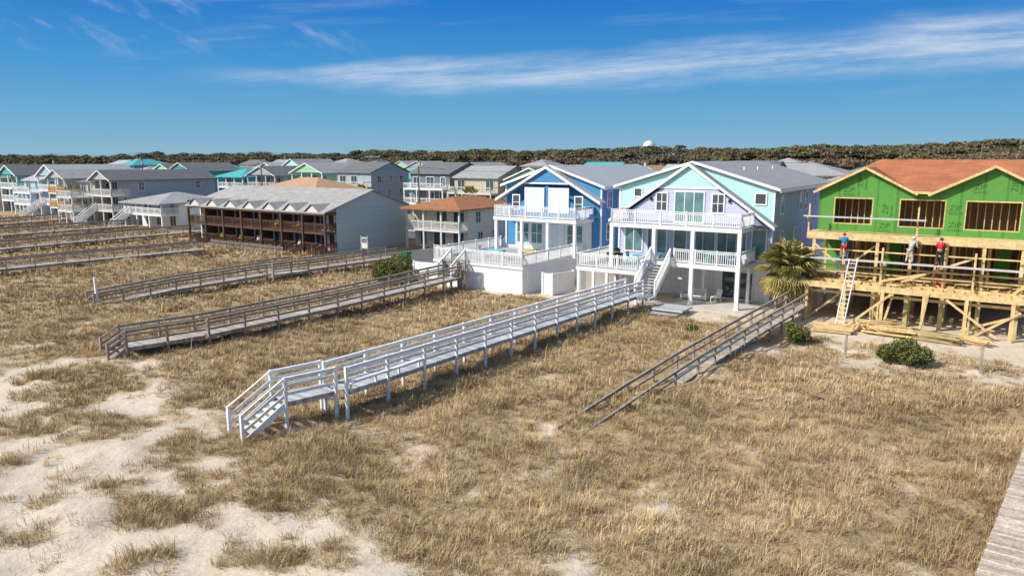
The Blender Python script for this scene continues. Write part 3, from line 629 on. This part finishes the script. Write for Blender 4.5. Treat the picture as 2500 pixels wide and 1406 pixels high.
def ladder(label,a,d,p,q,w,mt,cat='ladder'):
    T=thing('ladder',label,cat,a,d); p=Vector(p);q=Vector(q)
    for s in(-1,1): MB().beam(p+Vector((s*w/2,0,0)),q+Vector((s*w/2,0,0)),.05,.09).obj('side_rail',mt,T)
    n=int((q-p).length/.3)
    for i in range(1,n): c=p+(q-p)*i/n; MB().beam(c-Vector((w/2,0,0)),c+Vector((w/2,0,0)),.035,.035).obj('rung',mt,T)
ladder('long aluminium ladder leaning on timber deck',-8.0,52.3,(0,-1.2,0),(.35,.0,4.4),.5,'white')
ladder('blue fibreglass ladder standing on timber deck',-8.6,54.0,(0,-.3,2.85),(.1,.2,5.4),.5,'blue_paint')
ladder('red fibreglass stepladder standing on timber deck',-2.6,53.6,(0,-.5,2.85),(0,0,4.4),.45,'red_paint'); ladder('red fibreglass stepladder standing on timber deck',-2.6,54.3,(0,.5,2.85),(0,0,4.4),.45,'red_paint')
def pile(label,a,d,L_,w,h,rot,mt='lumber',mess=.15):
    T=thing('lumber_pile',label,'lumber pile',a,d,rot=rot); random.seed(int(abs(a*10))); k=int(h/.09)
    for j in range(k):
        b=MB(); n=int(w/.25)
        for i in range(n):
            x=random.uniform(-mess,mess); y=i*w/n; b.beam((x-L_/2,y,.1+j*.09),(x+L_/2,y+random.uniform(-mess,mess),.1+j*.09),.2,.07)
        b.obj('board_layer',mt,T)
pile('neat stack of yellow boards lying on sand',-8.0,48.6,2.3,2.0,.3,8)
pile('loose pile of new lumber in front of house frame',-4.6,49.6,2.6,1.1,.6,4,mess=.35)
pile('loose pile of green treated lumber on sand',-2.4,49.4,2.4,.9,.6,-10,'lumber_green',mess=.3)
pile('scattered lumber boards on sand',-5.4,50.4,2.4,1.0,.7,40,mess=.3)
pile('scattered short lumber offcuts on sand',-.6,50.2,1.8,.8,.4,-25,mess=.3)
# ---------------------------------------------------------------- people
def skinmesh(name,verts,edges,rad,mt,parent,root=0,sub=1):
    me=bpy.data.meshes.new(name); me.from_pydata(verts,edges,[]); me.materials.append(M[mt])
    o=bpy.data.objects.new(name,me); COL.objects.link(o); o.parent=parent
    md=o.modifiers.new('s','SKIN'); md.use_smooth_shade=True
    for i,r in enumerate(rad): me.skin_vertices[0].data[i].radius=(r,r) if not isinstance(r,tuple) else r
    for i in range(len(verts)): me.skin_vertices[0].data[i].use_root=(i==root)
    sb=o.modifiers.new('u','SUBSURF'); sb.levels=sub; sb.render_levels=sub
    return o
def person(label,a,d,z,rot,shirt,pants,hat,lean=0.15,arms=((.35,-.35,1.15),(-.35,-.35,1.15)),shorts=False,knee=.0,step=.12):
    T=thing('person',label,'person',a,d,z,rot)
    ly=-math.sin(lean)*.5
    pel=(0,0,.93);ch=(0,ly*.7,1.30);nk=(0,ly,1.47);hd=(0,ly-.03,1.60);tp=(0,ly-.04,1.70)
    V=[pel,(0,ly*.4,1.12),ch,nk,hd,tp];E=[(0,1),(1,2),(2,3),(3,4),(4,5)];Rr=[(.14,.11),(.13,.10),(.16,.11),.055,.095,.07]
    hands=[]
    for s,(hx,hy,hz) in zip((1,-1),arms):
        sh=Vector((s*.19,ly,1.40)); wr=Vector((hx,hy,hz)); el=(sh+wr)/2+Vector((s*.06,.06,-.10)); i=len(V)
        V+=[tuple(sh),tuple(el),tuple(wr)];E+=[(2,i),(i,i+1),(i+1,i+2)];Rr+=[.06,.042,.028]
        dr=(wr-el).normalized(); pm=wr+dr*.07; V.append(tuple(pm));Rr.append((.035,.018));E.append((i+2,i+3)); pi=i+3
        side=dr.cross(Vector((0,1,0))).normalized() if abs(dr.y)<.9 else Vector((1,0,0))
        for k,(o_,l_) in enumerate(((-.03,.07),(-.01,.085),(.012,.08),(.032,.06))):
            b0=pm+side*o_+dr*.03; b1=b0+dr*l_*.6+Vector((0,-.01,-.005)); j=len(V); V+=[tuple(b0),tuple(b1)];Rr+=[.009,.008];E+=[(pi,j),(j,j+1)]
        j=len(V); tb=wr+side*-.035+dr*.02; V+=[tuple(tb),tuple(tb+dr*.05+side*-.02)];Rr+=[.011,.009];E+=[(i+2,j),(j,j+1)]
        hands.append(wr)
    legs=[]
    for s in(1,-1):
        i=len(V); f_=s*step
        L3=[(s*.1,0,.86),(s*.13,-knee+f_*.5-.03,.48),(s*.14,f_,.08),(s*.15,f_-.16,.04)]; legs.append(L3)
        V+=L3;E+=[(0,i),(i,i+1),(i+1,i+2),(i+2,i+3)];Rr+=[.085,.055,.038,.04]
    skinmesh('body',V,E,Rr,'skin',T)
    Vs=[(0,ly*.15,.97),(0,ly*.4,1.12),ch,(0,ly*.95,1.43)];Es=[(0,1),(1,2),(2,3)];Rs=[(.16,.13),(.155,.125),(.18,.13),.09]
    for s,wr in zip((1,-1),hands):
        sh=Vector((s*.19,ly,1.40)); el=(sh+wr)/2+Vector((s*.06,.06,-.10)); i=len(Vs)
        Vs+=[tuple(sh),tuple(el)];Es+=[(2,i),(i,i+1)];Rs+=[.078,.058]
        if not shorts: Vs.append(tuple(el.lerp(wr,.9)));Es.append((i+1,i+2));Rs.append(.042)
    skinmesh('shirt',Vs,Es,Rs,shirt,T)
    Vp=[(0,0,.95)];Ep=[];Rp=[(.155,.125)]
    for L3 in legs:
        i=len(Vp); kn=Vector(L3[1]); hp=Vector(L3[0])
        if shorts: Vp+=[L3[0],tuple(hp.lerp(kn,.85))];Ep+=[(0,i),(i,i+1)];Rp+=[.1,.085]
        else: Vp+=[L3[0],L3[1],(L3[2][0],L3[2][1],.12)];Ep+=[(0,i),(i,i+1),(i+1,i+2)];Rp+=[.1,.075,.06]
    skinmesh('trousers',Vp,Ep,Rp,pants,T)
    for L3 in legs: MB().box(L3[2][0]-.05,L3[2][0]+.05,L3[3][1]-.06,L3[2][1]+.07,0,.1).obj('shoe','cloth_dark',T)
    fc=MB()
    y=ly-.03-.09
    for s in(-1,1): fc.box(s*.035-.012,s*.035+.012,y-.012,y+.01,1.605,1.62); fc.box(s*.095-.01,s*.095+.012,ly-.05,ly-.01,1.57,1.63)
    fc.box(-.012,.012,y-.03,y,1.565,1.60); fc.box(-.025,.025,y-.008,y+.01,1.53,1.54); fc.obj('face_features','skin',T)
    h_=MB()
    for k in range(3):
        r0=[.118,.108,.07][k];r1=[.108,.07,.01][k];z0=[1.63,1.69,1.74][k];z1=[1.69,1.74,1.755][k]
        h_.cyl((0,ly-.03,z0),(0,ly-.03,z1),r0,r1,12)
    h_.box(-.08,.08,ly-.22,ly-.1,1.635,1.65); h_.obj('hat',hat,T,True)
person('worker in blue shirt and red shorts reaching up',-8.35,52.5,4.34,200,'cloth_blue','cloth_red','cloth_red',.1,((.3,-.4,1.5),(-.3,-.35,1.2)),shorts=True)
person('worker in grey hooded top and cap bending over',-4.4,52.5,4.34,150,'cloth_grey','cloth_grey','white_hat',.5,((.25,-.5,.95),(-.25,-.45,1.0)))
person('worker in red shirt and dark trousers standing on plank',-2.75,52.5,4.34,170,'cloth_red','cloth_dark','cloth_dark',.3,((.25,-.45,1.1),(-.25,-.4,1.1)))
person('worker with lime green hard hat on timber deck',-6.0,54.6,2.85,180,'lime','cloth_dark','lime',.2,((.3,-.3,1.0),(-.3,-.35,1.1)))
# ---------------------------------------------------------------- vegetation things
def leafcloud(par,name,lobes,n,size,mt,hang=0):
    vs_=[];sh=[]
    tot=sum(l[3]**2 for l in lobes)
    for cx,cy,cz,r,sq in lobes:
        k=int(n*r*r/tot); u=rng.normal(size=(k,3)); u/=np.linalg.norm(u,axis=1)[:,None]; rad=r*rng.uniform(.45,1.05,k)**.6*(1+.22*np.sin(u[:,0]*7+cx*3)*np.cos(u[:,1]*6+cy))
        p=u*rad[:,None]; p[:,2]*=sq; p+=np.array([cx,cy,cz])
        e1=rng.normal(size=(k,3)); e1/=np.linalg.norm(e1,axis=1)[:,None]; e2=np.cross(e1,rng.normal(size=(k,3))); e2/=np.linalg.norm(e2,axis=1)[:,None]
        s_=size*rng.uniform(.6,1.4,k)[:,None]; q=np.stack([p-e1*s_,p+e2*s_*.5,p+e1*s_,p-e2*s_*.5],1); vs_.append(q.reshape(-1,3))
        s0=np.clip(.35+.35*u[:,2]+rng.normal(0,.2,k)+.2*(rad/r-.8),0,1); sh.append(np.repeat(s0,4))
    V_=np.concatenate(vs_); V_[:,2]=np.maximum(V_[:,2],-.05); return quadcloud(name,V_,np.arange(len(V_)).reshape(-1,4),np.concatenate(sh),mt,par)
def bush(label,a,d,lobes,n,size,rot=0):
    T=thing('bush',label,'bush',a,d); st=MB()
    for l in lobes: st.cyl((0,0,-.1),(l[0]*.8,l[1]*.8,l[2]),.05,.015,5)
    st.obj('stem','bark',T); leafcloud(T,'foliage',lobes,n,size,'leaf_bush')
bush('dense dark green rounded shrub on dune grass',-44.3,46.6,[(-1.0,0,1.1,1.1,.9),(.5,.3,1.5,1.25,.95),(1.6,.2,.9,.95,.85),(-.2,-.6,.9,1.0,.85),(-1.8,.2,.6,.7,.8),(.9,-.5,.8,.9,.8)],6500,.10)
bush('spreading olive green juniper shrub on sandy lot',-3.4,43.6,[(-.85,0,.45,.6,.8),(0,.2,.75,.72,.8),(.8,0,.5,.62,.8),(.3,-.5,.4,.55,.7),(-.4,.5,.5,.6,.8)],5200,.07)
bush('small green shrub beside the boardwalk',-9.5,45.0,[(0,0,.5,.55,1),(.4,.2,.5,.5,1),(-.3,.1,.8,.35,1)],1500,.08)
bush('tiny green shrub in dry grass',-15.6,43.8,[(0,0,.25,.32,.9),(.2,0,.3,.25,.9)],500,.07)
def fanpalm(label,a,d,h,n=34,R=1.0,group=None):
    T=thing('palm_tree',label,'palm tree',a,d,group=group); tr=MB(); segs=8
    for i in range(segs):
        z0=h*i/segs;z1=h*(i+1)/segs; tr.cyl((math.sin(z0)*.04,0,z0-.1),(math.sin(z1)*.04,0,z1),.26,.2,9)
    tr.obj('trunk','bark',T)
    vs_=[];tr_=[];sh=[]
    for i in range(n):
        th=random.uniform(0,2*math.pi); el=random.uniform(-1.25,1.35); dead=el<-.6
        dr=Vector((math.cos(th)*math.cos(el),math.sin(th)*math.cos(el),math.sin(el))); base=Vector((0,0,h)); pl=random.uniform(.7,1.15)*R
        hub=base+dr*pl+Vector((0,0,-.12*pl)); side=dr.cross(Vector((0,0,1))).normalized(); up=side.cross(dr)
        j=len(vs_); vs_+=[tuple(base+side*.03),tuple(base-side*.03),tuple(hub)]; tr_.append((j,j+1,j+2)); s0=.95 if dead else random.uniform(.15,.8); sh+=[s0]*3
        for k in range(17):
            an=(k/16-.5)*3.6; ld=(dr*math.cos(an)+side*math.sin(an)).normalized(); ln=R*random.uniform(.75,1.05)*(.75+.25*math.cos(an))
            mid=hub+ld*ln*.6; tip=hub+ld*ln+Vector((0,0,-.32*ln)); wv=ld.cross(up).normalized()*.045
            j=len(vs_); vs_+=[tuple(hub),tuple(mid+wv),tuple(tip),tuple(mid-wv)]; tr_+=[(j,j+1,j+2),(j,j+2,j+3)]; sh+=[min(1,max(0,s0+random.uniform(-.12,.12)))]*4
    quadcloud('crown',np.array(vs_),np.zeros((0,4),int),np.array(sh),'leaf_palm',T,tris=np.array(tr_))
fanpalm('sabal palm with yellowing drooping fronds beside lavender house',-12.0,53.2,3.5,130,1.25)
for a,d,h in((-74,97,5),(-66,97,4.5),(-98,96,5),(-44,86,5),(-70,80,3.2),(-62.5,79.5,4)): fanpalm('small palm tree beside the street',a,d,h,26,1.1,'street palms')
random.seed(3)
vv=[];ss=[]
for i in range(4200):
    az=random.uniform(-.84,.88); u=min(1,max(0,(az+.8)/1.66))
    Y=random.choice([0,0,1,1,2]); dist=(235+(1-u)*190)+Y*42+random.uniform(-20,20)
    X=az*dist; hgt=(12.6+6.4*u if Y==2 else (10.6+5.2*u if Y==1 else 7.6+4.0*u))+random.uniform(-1.6,1.0)+3.2*noise.noise(Vector((X*.02,Y,0)))+1.2*noise.noise(Vector((X*.08,Y,4)))
    r=random.uniform(1.8,4.4); k=140
    uu=rng.normal(size=(k,3)); uu/=np.linalg.norm(uu,axis=1)[:,None]; uu[:,2]=np.abs(uu[:,2])*1.0-.25; rad=r*rng.uniform(.6,1.15,k)
    p=uu*rad[:,None]*np.array([1.45,1,.6])+np.array([X,dist,hgt-r*.6]); low=rng.random(k)<.25; p[low,2]-=rng.uniform(0,hgt*.6,low.sum()); p[:,2]=np.maximum(p[:,2],0)
    nrm=uu+rng.normal(0,.45,(k,3)); nrm[:,2]+=.3; nrm/=np.linalg.norm(nrm,axis=1)[:,None]
    e1=np.cross(nrm,rng.normal(size=(k,3))); e1/=np.linalg.norm(e1,axis=1)[:,None]; e2=np.cross(nrm,e1)
    s_=(.55*rng.uniform(.4,1.5,k))[:,None]; q=np.stack([p-e1*s_,p+e2*s_*.8,p+e1*s_,p-e2*s_*.8],1); vv.append(q.reshape(-1,3))
    tone=(random.choice([.1,.2,.28,.36]) if Y==0 else random.choice([.3,.45,.55,.6,.66,.85])); ss.append(np.repeat(np.clip(tone+.05*uu[:,2]+rng.normal(0,.06,k),0,1),4))
V_=np.concatenate(vv); wd=quadcloud('distant_wood',V_,np.arange(len(V_)).reshape(-1,4),np.concatenate(ss),'wood_leaf'); wd['kind']='stuff'; wd['label']='band of olive and brown coastal woodland on the horizon'
hb=MB(); n=80; pts=[]
for i in range(n+1):
    az=-1.1+2.3*i/n; u=max(0,min(1,(az+.8)/1.66)); Yd=(235+(1-u)*190)+120; pts.append((az*Yd,Yd,10.5+4.6*u+1.2*noise.noise(Vector((i*.5,0,0)))))
for i in range(n): p,q=pts[i],pts[i+1]; hb.add([(p[0],p[1]-60,0),(q[0],q[1]-60,0),(q[0],q[1],q[2]),(p[0],p[1],p[2])],[(0,1,2,3)])
mk('wooded_ground',(.11,.085,.055),.95,var=.4,scale=.08)
hb=hb.obj('hill','wooded_ground'); hb['kind']='structure'
T=thing('radar_dome','white spherical dome rising above the woodland','dome',0,0); T.location=(0.188*450,450,0); dm=MB()
for i in range(8):
    t0=math.pi/2*i/8;t1=math.pi/2*(i+1)/8; dm.cyl((0,0,18.6+3.4*math.sin(t0)),(0,0,18.6+3.4*math.sin(t1)),3.9*math.cos(t0),max(.02,3.9*math.cos(t1)),20)
dm.obj('dome','white',T,True); MB().cyl((0,0,0),(0,0,18.6),3.0,3.0,20).obj('base','wooded_ground',T)
# ---------------------------------------------------------------- street, props
def sheet(name,a0,a1,d0,d1,z,mt):
    me=bpy.data.meshes.new(name); me.from_pydata([tuple(W(a0,d0,z)),tuple(W(a1,d0,z)),tuple(W(a1,d1,z)),tuple(W(a0,d1,z))],[],[(0,1,2,3)]); me.materials.append(M[mt]); o=bpy.data.objects.new(name,me); COL.objects.link(o); o['kind']='structure'; return o
sheet('road',-400,120,84,93,.02,'asphalt'); sheet('road_marking',-400,120,88.4,88.6,.028,'paint_yellow')
sheet('parking_lot',-59.5,-42,58,84,.012,'asphalt'); sheet('parking_lot',-95,-66,72,84,.012,'asphalt')
sheet('driveway',-31,-27,62,84,.012,'concrete')
sheet('pavement',-400,120,93.3,94.8,.12,'concrete'); sheet('pavement',-400,-60,82,83.6,.12,'concrete')
for i in range(7): sheet('parking_marking',-58+2.6*i,-57.88+2.6*i,66,71,.02,'paint_line')
def upole(a,d,h=12.5):
    T=thing('utility_pole','wooden utility pole with crossarms along the street','utility pole',a,d,group='utility poles along the street')
    MB().cyl((0,0,-.2),(0,0,h),.16,.11,8).obj('pole','wood_pole',T)
    for zz,l in((h-.5,1.2),(h-1.4,.9)): MB().beam((-.05,-l,zz),(-.05,l,zz),.1,.12).obj('crossarm','wood_pole',T)
    c=MB(); c.cyl((.3,0,h-2.8),(.3,0,h-2.0),.22,.22,10); c.obj('transformer','alum',T)
pa=[-262,-217,-172,-127,-84,-42,-2,38]
for a in pa: upole(a,95.5)
for off_,zz in((-1.1,12.1),(1.1,12.1),(0,12.5),(.7,11.2),(0,9.6)):
    w=MB()
    for i in range(len(pa)-1):
        for k in range(8):
            def wp(t): return (pa[i]+(pa[i+1]-pa[i])*t,95.5+off_,zz-4*.7*t*(1-t))
            w.cyl(wp(k/8),wp((k+1)/8),.03,.03,4)
    o=w.obj('power_line','wire'); o.location=(0,0,0); o.rotation_euler=(0,0,-AZ); tag(o,'thin black overhead power line strung between poles','power line','overhead power lines')
def fence(label,a,d,pts,h,mt='white',cat='fence',z=0):
    T=thing('fence',label,cat,a,d)
    for p,q in zip(pts,pts[1:]):
        b=MB(); P0=Vector((*p,z));Q0=Vector((*q,z)); b.beam(P0+Vector((0,0,h/2)),Q0+Vector((0,0,h/2)),.05,h-.1); b.beam(P0+Vector((0,0,h)),Q0+Vector((0,0,h)),.1,.1); b.obj('panel',mt,T)
    for p in pts: MB().box(p[0]-.08,p[0]+.08,p[1]-.08,p[1]+.08,z-.2,z+h+.12).obj('post',mt,T)
fence('white vinyl privacy fence panels standing on sand',-30.4,49.6,[(0,0),(0.9,0),(1.5,2.4)],1.75)
fence('white vinyl fence beside white terrace',-45.0,50.2,[(0,0),(2.6,0),(3.0,1.8)],1.5)
fence('white vinyl fence between the two houses',-29.0,53.5,[(0,0),(2.3,2.0),(2.3,5)],1.8)
T=thing('sand_fence','weathered slatted sand fence in front of motel','fence',-82,53.5); b=MB()
for x in np.arange(0,14,.22): b.box(x,x+.06,-.02,.02,-.1,1.1+random.uniform(-.1,.1))
b.box(0,14,-.03,.03,.4,.45); b.box(0,14,-.03,.03,.85,.9); b.obj('slats','weathered',T)
T=thing('public_access_sign','white and blue notice board on two wooden posts','sign',-56.2,54.9)
for x in(-.5,.5): MB().box(x-.06,x+.06,-.06,.06,0,2.9).obj('post','weathered',T)
MB().box(-.42,.42,-.05,.0,1.5,2.7).obj('board','off_white',T); MB().box(-.36,.36,-.07,-.052,2.1,2.6).obj('notice','navygrey',T)
T=thing('trash_bin','green wheeled trash bin beside parking lot','trash bin',-52.3,57.2); b=MB(); b.ext([(-.3,0),(.3,0),(.38,1.1),(-.38,1.1)],-.35,.35); b.obj('bin_body','green_bin',T); MB().box(-.42,.42,-.42,.4,1.105,1.18).obj('lid','green_bin',T)
for x in(-.32,.32): MB().cyl((x-.04,.36,.12),(x+.04,.36,.12),.13,.13,10).obj('wheel','rubber',T)
def stake(label,a,d,h,mt,w=.1):
    T=thing('marker_post',label,'post',a,d); X,Y=W(a,d)[:2]; T.location.z=H(X,Y)
    b=MB(); b.box(-w/2,w/2,-w/2,w/2,-.4,h); b.ext([(-w/2,h),(w/2,h),(0,h+.06)],-w/2,w/2); b.obj('post',mt,T)
stake('short grey wooden marker post in sand',-6.4,43.6,1.3,'weathered',.12); stake('short grey wooden marker post in sand',.1,43.4,1.5,'weathered',.14)
stake('tall weathered post with white band in dune grass',-56.5,26.9,2.0,'white_wood',.16); stake('thin metal stake in dune grass',-60.7,25.8,1.0,'weathered',.05)
def vehicle(label,a,d,rot,mt,cat='car',L_=4.6,w=1.8,h=1.5,truck=False):
    T=thing('parked_car' if not truck else 'truck',label,cat,a,d,rot=rot,group=None if truck else 'parked cars')
    b=MB()
    if truck: b.box(-L_/2,L_/2-1.8,-w/2,w/2,.6,h); b.ext([(L_/2-1.75,.5),(L_/2,.5),(L_/2,1.4),(L_/2-.5,2.2),(L_/2-1.75,2.2)],-w/2+.05,w/2-.05)
    else: b.ext([(-L_/2,.35),(L_/2,.35),(L_/2,.75),(L_/2-.9,.9),(-L_/2+.1,.95)],-w/2,w/2); b.ext([(-L_/2+.3,.93),(L_/2-1.1,.9),(L_/2-1.9,h),(-L_/2+.8,h)],-w/2+.12,w/2-.12)
    b.obj('body',mt,T); g_=MB()
    if truck: g_.box(L_/2-1.2,L_/2-.6,-w/2+.02,w/2-.02,1.4,2.0)
    else:
        g_.ext([(-L_/2+.75,1.0),(L_/2-1.5,1.0),(L_/2-1.98,h-.08),(-L_/2+1.0,h-.08)],-w/2+.1,w/2-.1)
    g_.obj('window','glass',T)
    for x in(-L_/2+.8,L_/2-.85):
        for y in(-w/2,w/2): MB().cyl((x,y-.11,.33),(x,y+.11,.33),.33,.33,14).obj('wheel','rubber',T)
vehicle('yellow box truck parked on the street',-70.5,94,0,'yellow_paint','truck',6,2.2,2.6,True)
for a,d,rt,mt in((-50,75,90,'car_white'),(-46.5,75.5,90,'car_dark'),(-63,95.7,0,'car_white'),(-53,96,0,'car_dark'),(-28.8,72,90,'car_white'),(-92,76,90,'car_dark'),(-110,95.7,0,'car_white')):
    vehicle(('white' if mt=='car_white' else 'dark grey')+' parked car near the beach houses',a,d,rt,mt)
def chair(a,d,z,rot,mt,label,grp):
    T=thing('chair',label,'chair',a,d,z,rot,grp); MB().box(-.28,.28,-.28,.28,.38,.46).obj('seat',mt,T); b=MB(); b.beam((0,.26,.44),(0,.4,1.0),.56,.05); b.obj('backrest',mt,T)
    for x in(-.25,.25):
        for y in(-.25,.25): MB().box(x-.025,x+.025,y-.025,y+.025,0,.38).obj('leg',mt,T)
def table(a,d,z,w,l,mt,label):
    T=thing('patio_table',label,'table',a,d,z); MB().box(-w/2,w/2,-l/2,l/2,.7,.76).obj('table_top',mt,T)
    for x in(-w/2+.1,w/2-.1):
        for y in(-l/2+.1,l/2-.1): MB().box(x-.03,x+.03,y-.03,y+.03,0,.7).obj('leg',mt,T)
table(-23.3,53.5,2.57,1.7,1.0,'aqua_paint','aqua blue patio table on white side deck')
table(-17.0,53.0,3.22,1.6,.9,'aqua_paint','aqua blue patio table on covered deck')
table(-36.5,51.5,2.34,1.6,.9,'aqua_paint','aqua table on white terrace'); table(-33.6,52.5,2.34,1.2,.9,'yellow_paint','lime yellow table on white terrace')
for a,d,r,z in((-24.4,53.6,90,2.57),(-22.3,53.6,-90,2.57),(-17.9,53,90,3.22),(-16,53,-90,3.22)): chair(a,d,z,r,'aqua_paint','aqua blue patio chair beside table','aqua patio chairs')
for a,d,r in((-38,51.6,90),(-35.2,51,-60),(-33.5,51.4,160)): chair(a,d,2.34,r,'cushion','pale patio chair on white terrace','terrace chairs')
for i in range(7):
    for z,y in((2.62,57.2),(.32,57.2)):
        if (i*3+int(z))%4: chair(-63.9-27+3.86*(i+.4),y,z,random.uniform(-20,20),random.choice(['cushion','white','yellow_paint','brown_wood']),'patio chair on the motel balcony','motel balcony chairs')
T=thing('barbecue_grill','black covered gas grill on white side deck','grill',-25.6,53.0,2.57); b=MB(); b.box(-.6,.6,-.3,.3,.1,.9); b.ext([(-.35,.905),(.35,.905),(.33,1.15),(.15,1.3),(-.15,1.3),(-.33,1.15)],-.3,.3); b.obj('grill_body','grill_black',T); b=MB(); b.cyl((-.5,-.31,1.0),(.5,-.31,1.0),.02,.02,6); b.obj('handle','alum',T)
T=thing('outdoor_sofa','white cushioned outdoor sofa on patio slab','sofa',-19.2,54.4,.06); MB().box(-.9,.9,-.4,.4,.1,.42).obj('seat','cushion',T); MB().box(-.9,.9,.2,.4,.425,.85).obj('backrest','cushion',T)
for x in(-.98,.98): MB().box(x-.07,x+.07,-.4,.4,.1,.62).obj('armrest','cushion',T)
chair(-17.4,54.0,.06,-30,'cushion','white cushioned patio chair on concrete slab',None)
# ---------------------------------------------------------------- world, sun, camera
EL=math.radians(39); sx,sy=-.955,-.30
S_=bpy.data.lights.new('sun','SUN'); S_.energy=5.0; S_.angle=math.radians(.53); S_.color=(1,.945,.85)
so=bpy.data.objects.new('sun',S_); COL.objects.link(so); dv=Vector((-sx*math.cos(EL),-sy*math.cos(EL),-math.sin(EL))); so.rotation_euler=dv.to_track_quat('-Z','Y').to_euler(); so.location=(-30,0,40)
wd=bpy.data.worlds.new('World'); scene.world=wd; wd.use_nodes=True; N=wd.node_tree.nodes;L=wd.node_tree.links; bg=N['Background']; bg.inputs[1].default_value=.15
sk=N.new('ShaderNodeTexSky'); sk.sky_type='NISHITA'; sk.sun_disc=False; sk.sun_elevation=EL; sk.sun_rotation=math.atan2(sx,sy); sk.air_density=1.2; sk.dust_density=2.0; sk.ozone_density=1.0
tc=N.new('ShaderNodeTexCoord'); sp=N.new('ShaderNodeSeparateXYZ'); L.new(tc.outputs['Generated'],sp.inputs[0])
def ma(op,a_,b_=0,c_=None):
    n=N.new('ShaderNodeMath'); n.operation=op
    for i,c in((0,a_),(1,b_)):
        if isinstance(c,(int,float)): n.inputs[i].default_value=c
        else: L.new(c,n.inputs[i])
    return n.outputs[0]
def mr(i,a0,a1,b0,b1,sm=True):
    n=N.new('ShaderNodeMapRange'); L.new(i,n.inputs[0]); n.interpolation_type='SMOOTHSTEP' if sm else 'LINEAR'
    for k,v in zip((1,2,3,4),(a0,a1,b0,b1)):
        if isinstance(v,(int,float)): n.inputs[k].default_value=v
        else: L.new(v,n.inputs[k])
    return n.outputs[0]
cr=N.new('ShaderNodeValToRGB'); L.new(ma('MAXIMUM',sp.outputs[2],0),cr.inputs[0]); e=cr.color_ramp.elements
e[0].position=0; e[0].color=(.29,.49,.62,1); e[1].position=.5; e[1].color=(.07,.22,.48,1)
for p_,c_ in((.045,(.165,.425,.65,1)),(.11,(.065,.32,.66,1)),(.2,(.014,.185,.60,1))): q_=e.new(p_); q_.color=c_
vs_=N.new('ShaderNodeVectorMath'); vs_.operation='SCALE'; L.new(cr.outputs[0],vs_.inputs[0]); vs_.inputs['Scale'].default_value=1/.15
m0=N.new('ShaderNodeMix'); m0.data_type='RGBA'; L.new(mr(sp.outputs[2],.22,.42,.02,1),m0.inputs[0]); L.new(vs_.outputs[0],m0.inputs[6]); L.new(sk.outputs[0],m0.inputs[7])
yy=ma('MAXIMUM',sp.outputs[1],.05); U=ma('DIVIDE',sp.outputs[0],yy); V=ma('DIVIDE',sp.outputs[2],yy)
def nzv(su,sv,rot,det,seed,rough=.6):
    c=N.new('ShaderNodeCombineXYZ'); cr,sr=math.cos(rot),math.sin(rot)
    L.new(ma('MULTIPLY',ma('ADD',ma('MULTIPLY',U,cr),ma('MULTIPLY',V,sr)),su),c.inputs[0]); L.new(ma('MULTIPLY',ma('SUBTRACT',ma('MULTIPLY',V,cr),ma('MULTIPLY',U,sr)),sv),c.inputs[1]); c.inputs[2].default_value=seed
    n=N.new('ShaderNodeTexNoise'); n.inputs['Scale'].default_value=1; n.inputs['Detail'].default_value=det; n.inputs['Roughness'].default_value=rough; L.new(c.outputs[0],n.inputs['Vector']); return n.outputs['Fac']
ctr=ma('ADD',.113,ma('ADD',ma('MULTIPLY',U,.034),ma('MULTIPLY',ma('MULTIPLY',U,U),.05)))
wob=ma('MULTIPLY',ma('SUBTRACT',nzv(5,14,0,6,2),.5),.04)
dist=ma('ABSOLUTE',ma('SUBTRACT',ma('ADD',V,wob),ctr))
hwid=ma('ADD',.016,ma('MULTIPLY',ma('MAXIMUM',ma('ADD',U,.3),0),.026))
q=ma('DIVIDE',dist,hwid); band=mr(q,.0,1.3,1,0); band=ma('MULTIPLY',band,mr(U,-.5,-.15,0,1))
band=ma('MULTIPLY',band,mr(nzv(4,46,.07,10,4,.72),.3,.7,.15,1.0))
wis=ma('MULTIPLY',mr(nzv(9,26,-.45,8,8,.62),.5,.78,0,.5),ma('MULTIPLY',mr(V,.12,.165,0,1),mr(U,-.1,-.3,0,1)))
thin=ma('MULTIPLY',mr(nzv(2.2,28,.05,8,12,.6),.5,.82,0,.35),mr(V,.07,.12,0,1))
cl=ma('MINIMUM',ma('ADD',ma('ADD',band,wis),thin),.85)
mx=N.new('ShaderNodeMix'); mx.data_type='RGBA'; L.new(ma('MULTIPLY',cl,.84),mx.inputs[0]); L.new(m0.outputs[2],mx.inputs[6]); mx.inputs[7].default_value=(4.5,5.0,5.7,1)
L.new(mx.outputs[2],bg.inputs[0])
cam=bpy.data.cameras.new('camera'); co=bpy.data.objects.new('camera',cam); COL.objects.link(co); cam.sensor_width=36; cam.lens=36*1750/2500; cam.clip_end=9000; cam.clip_start=.2
co.location=(0,0,11); co.rotation_euler=(math.radians(90-10.2),0,0); scene.camera=co
scene.view_settings.view_transform='Standard'; scene.view_settings.look='None'; scene.view_settings.exposure=0
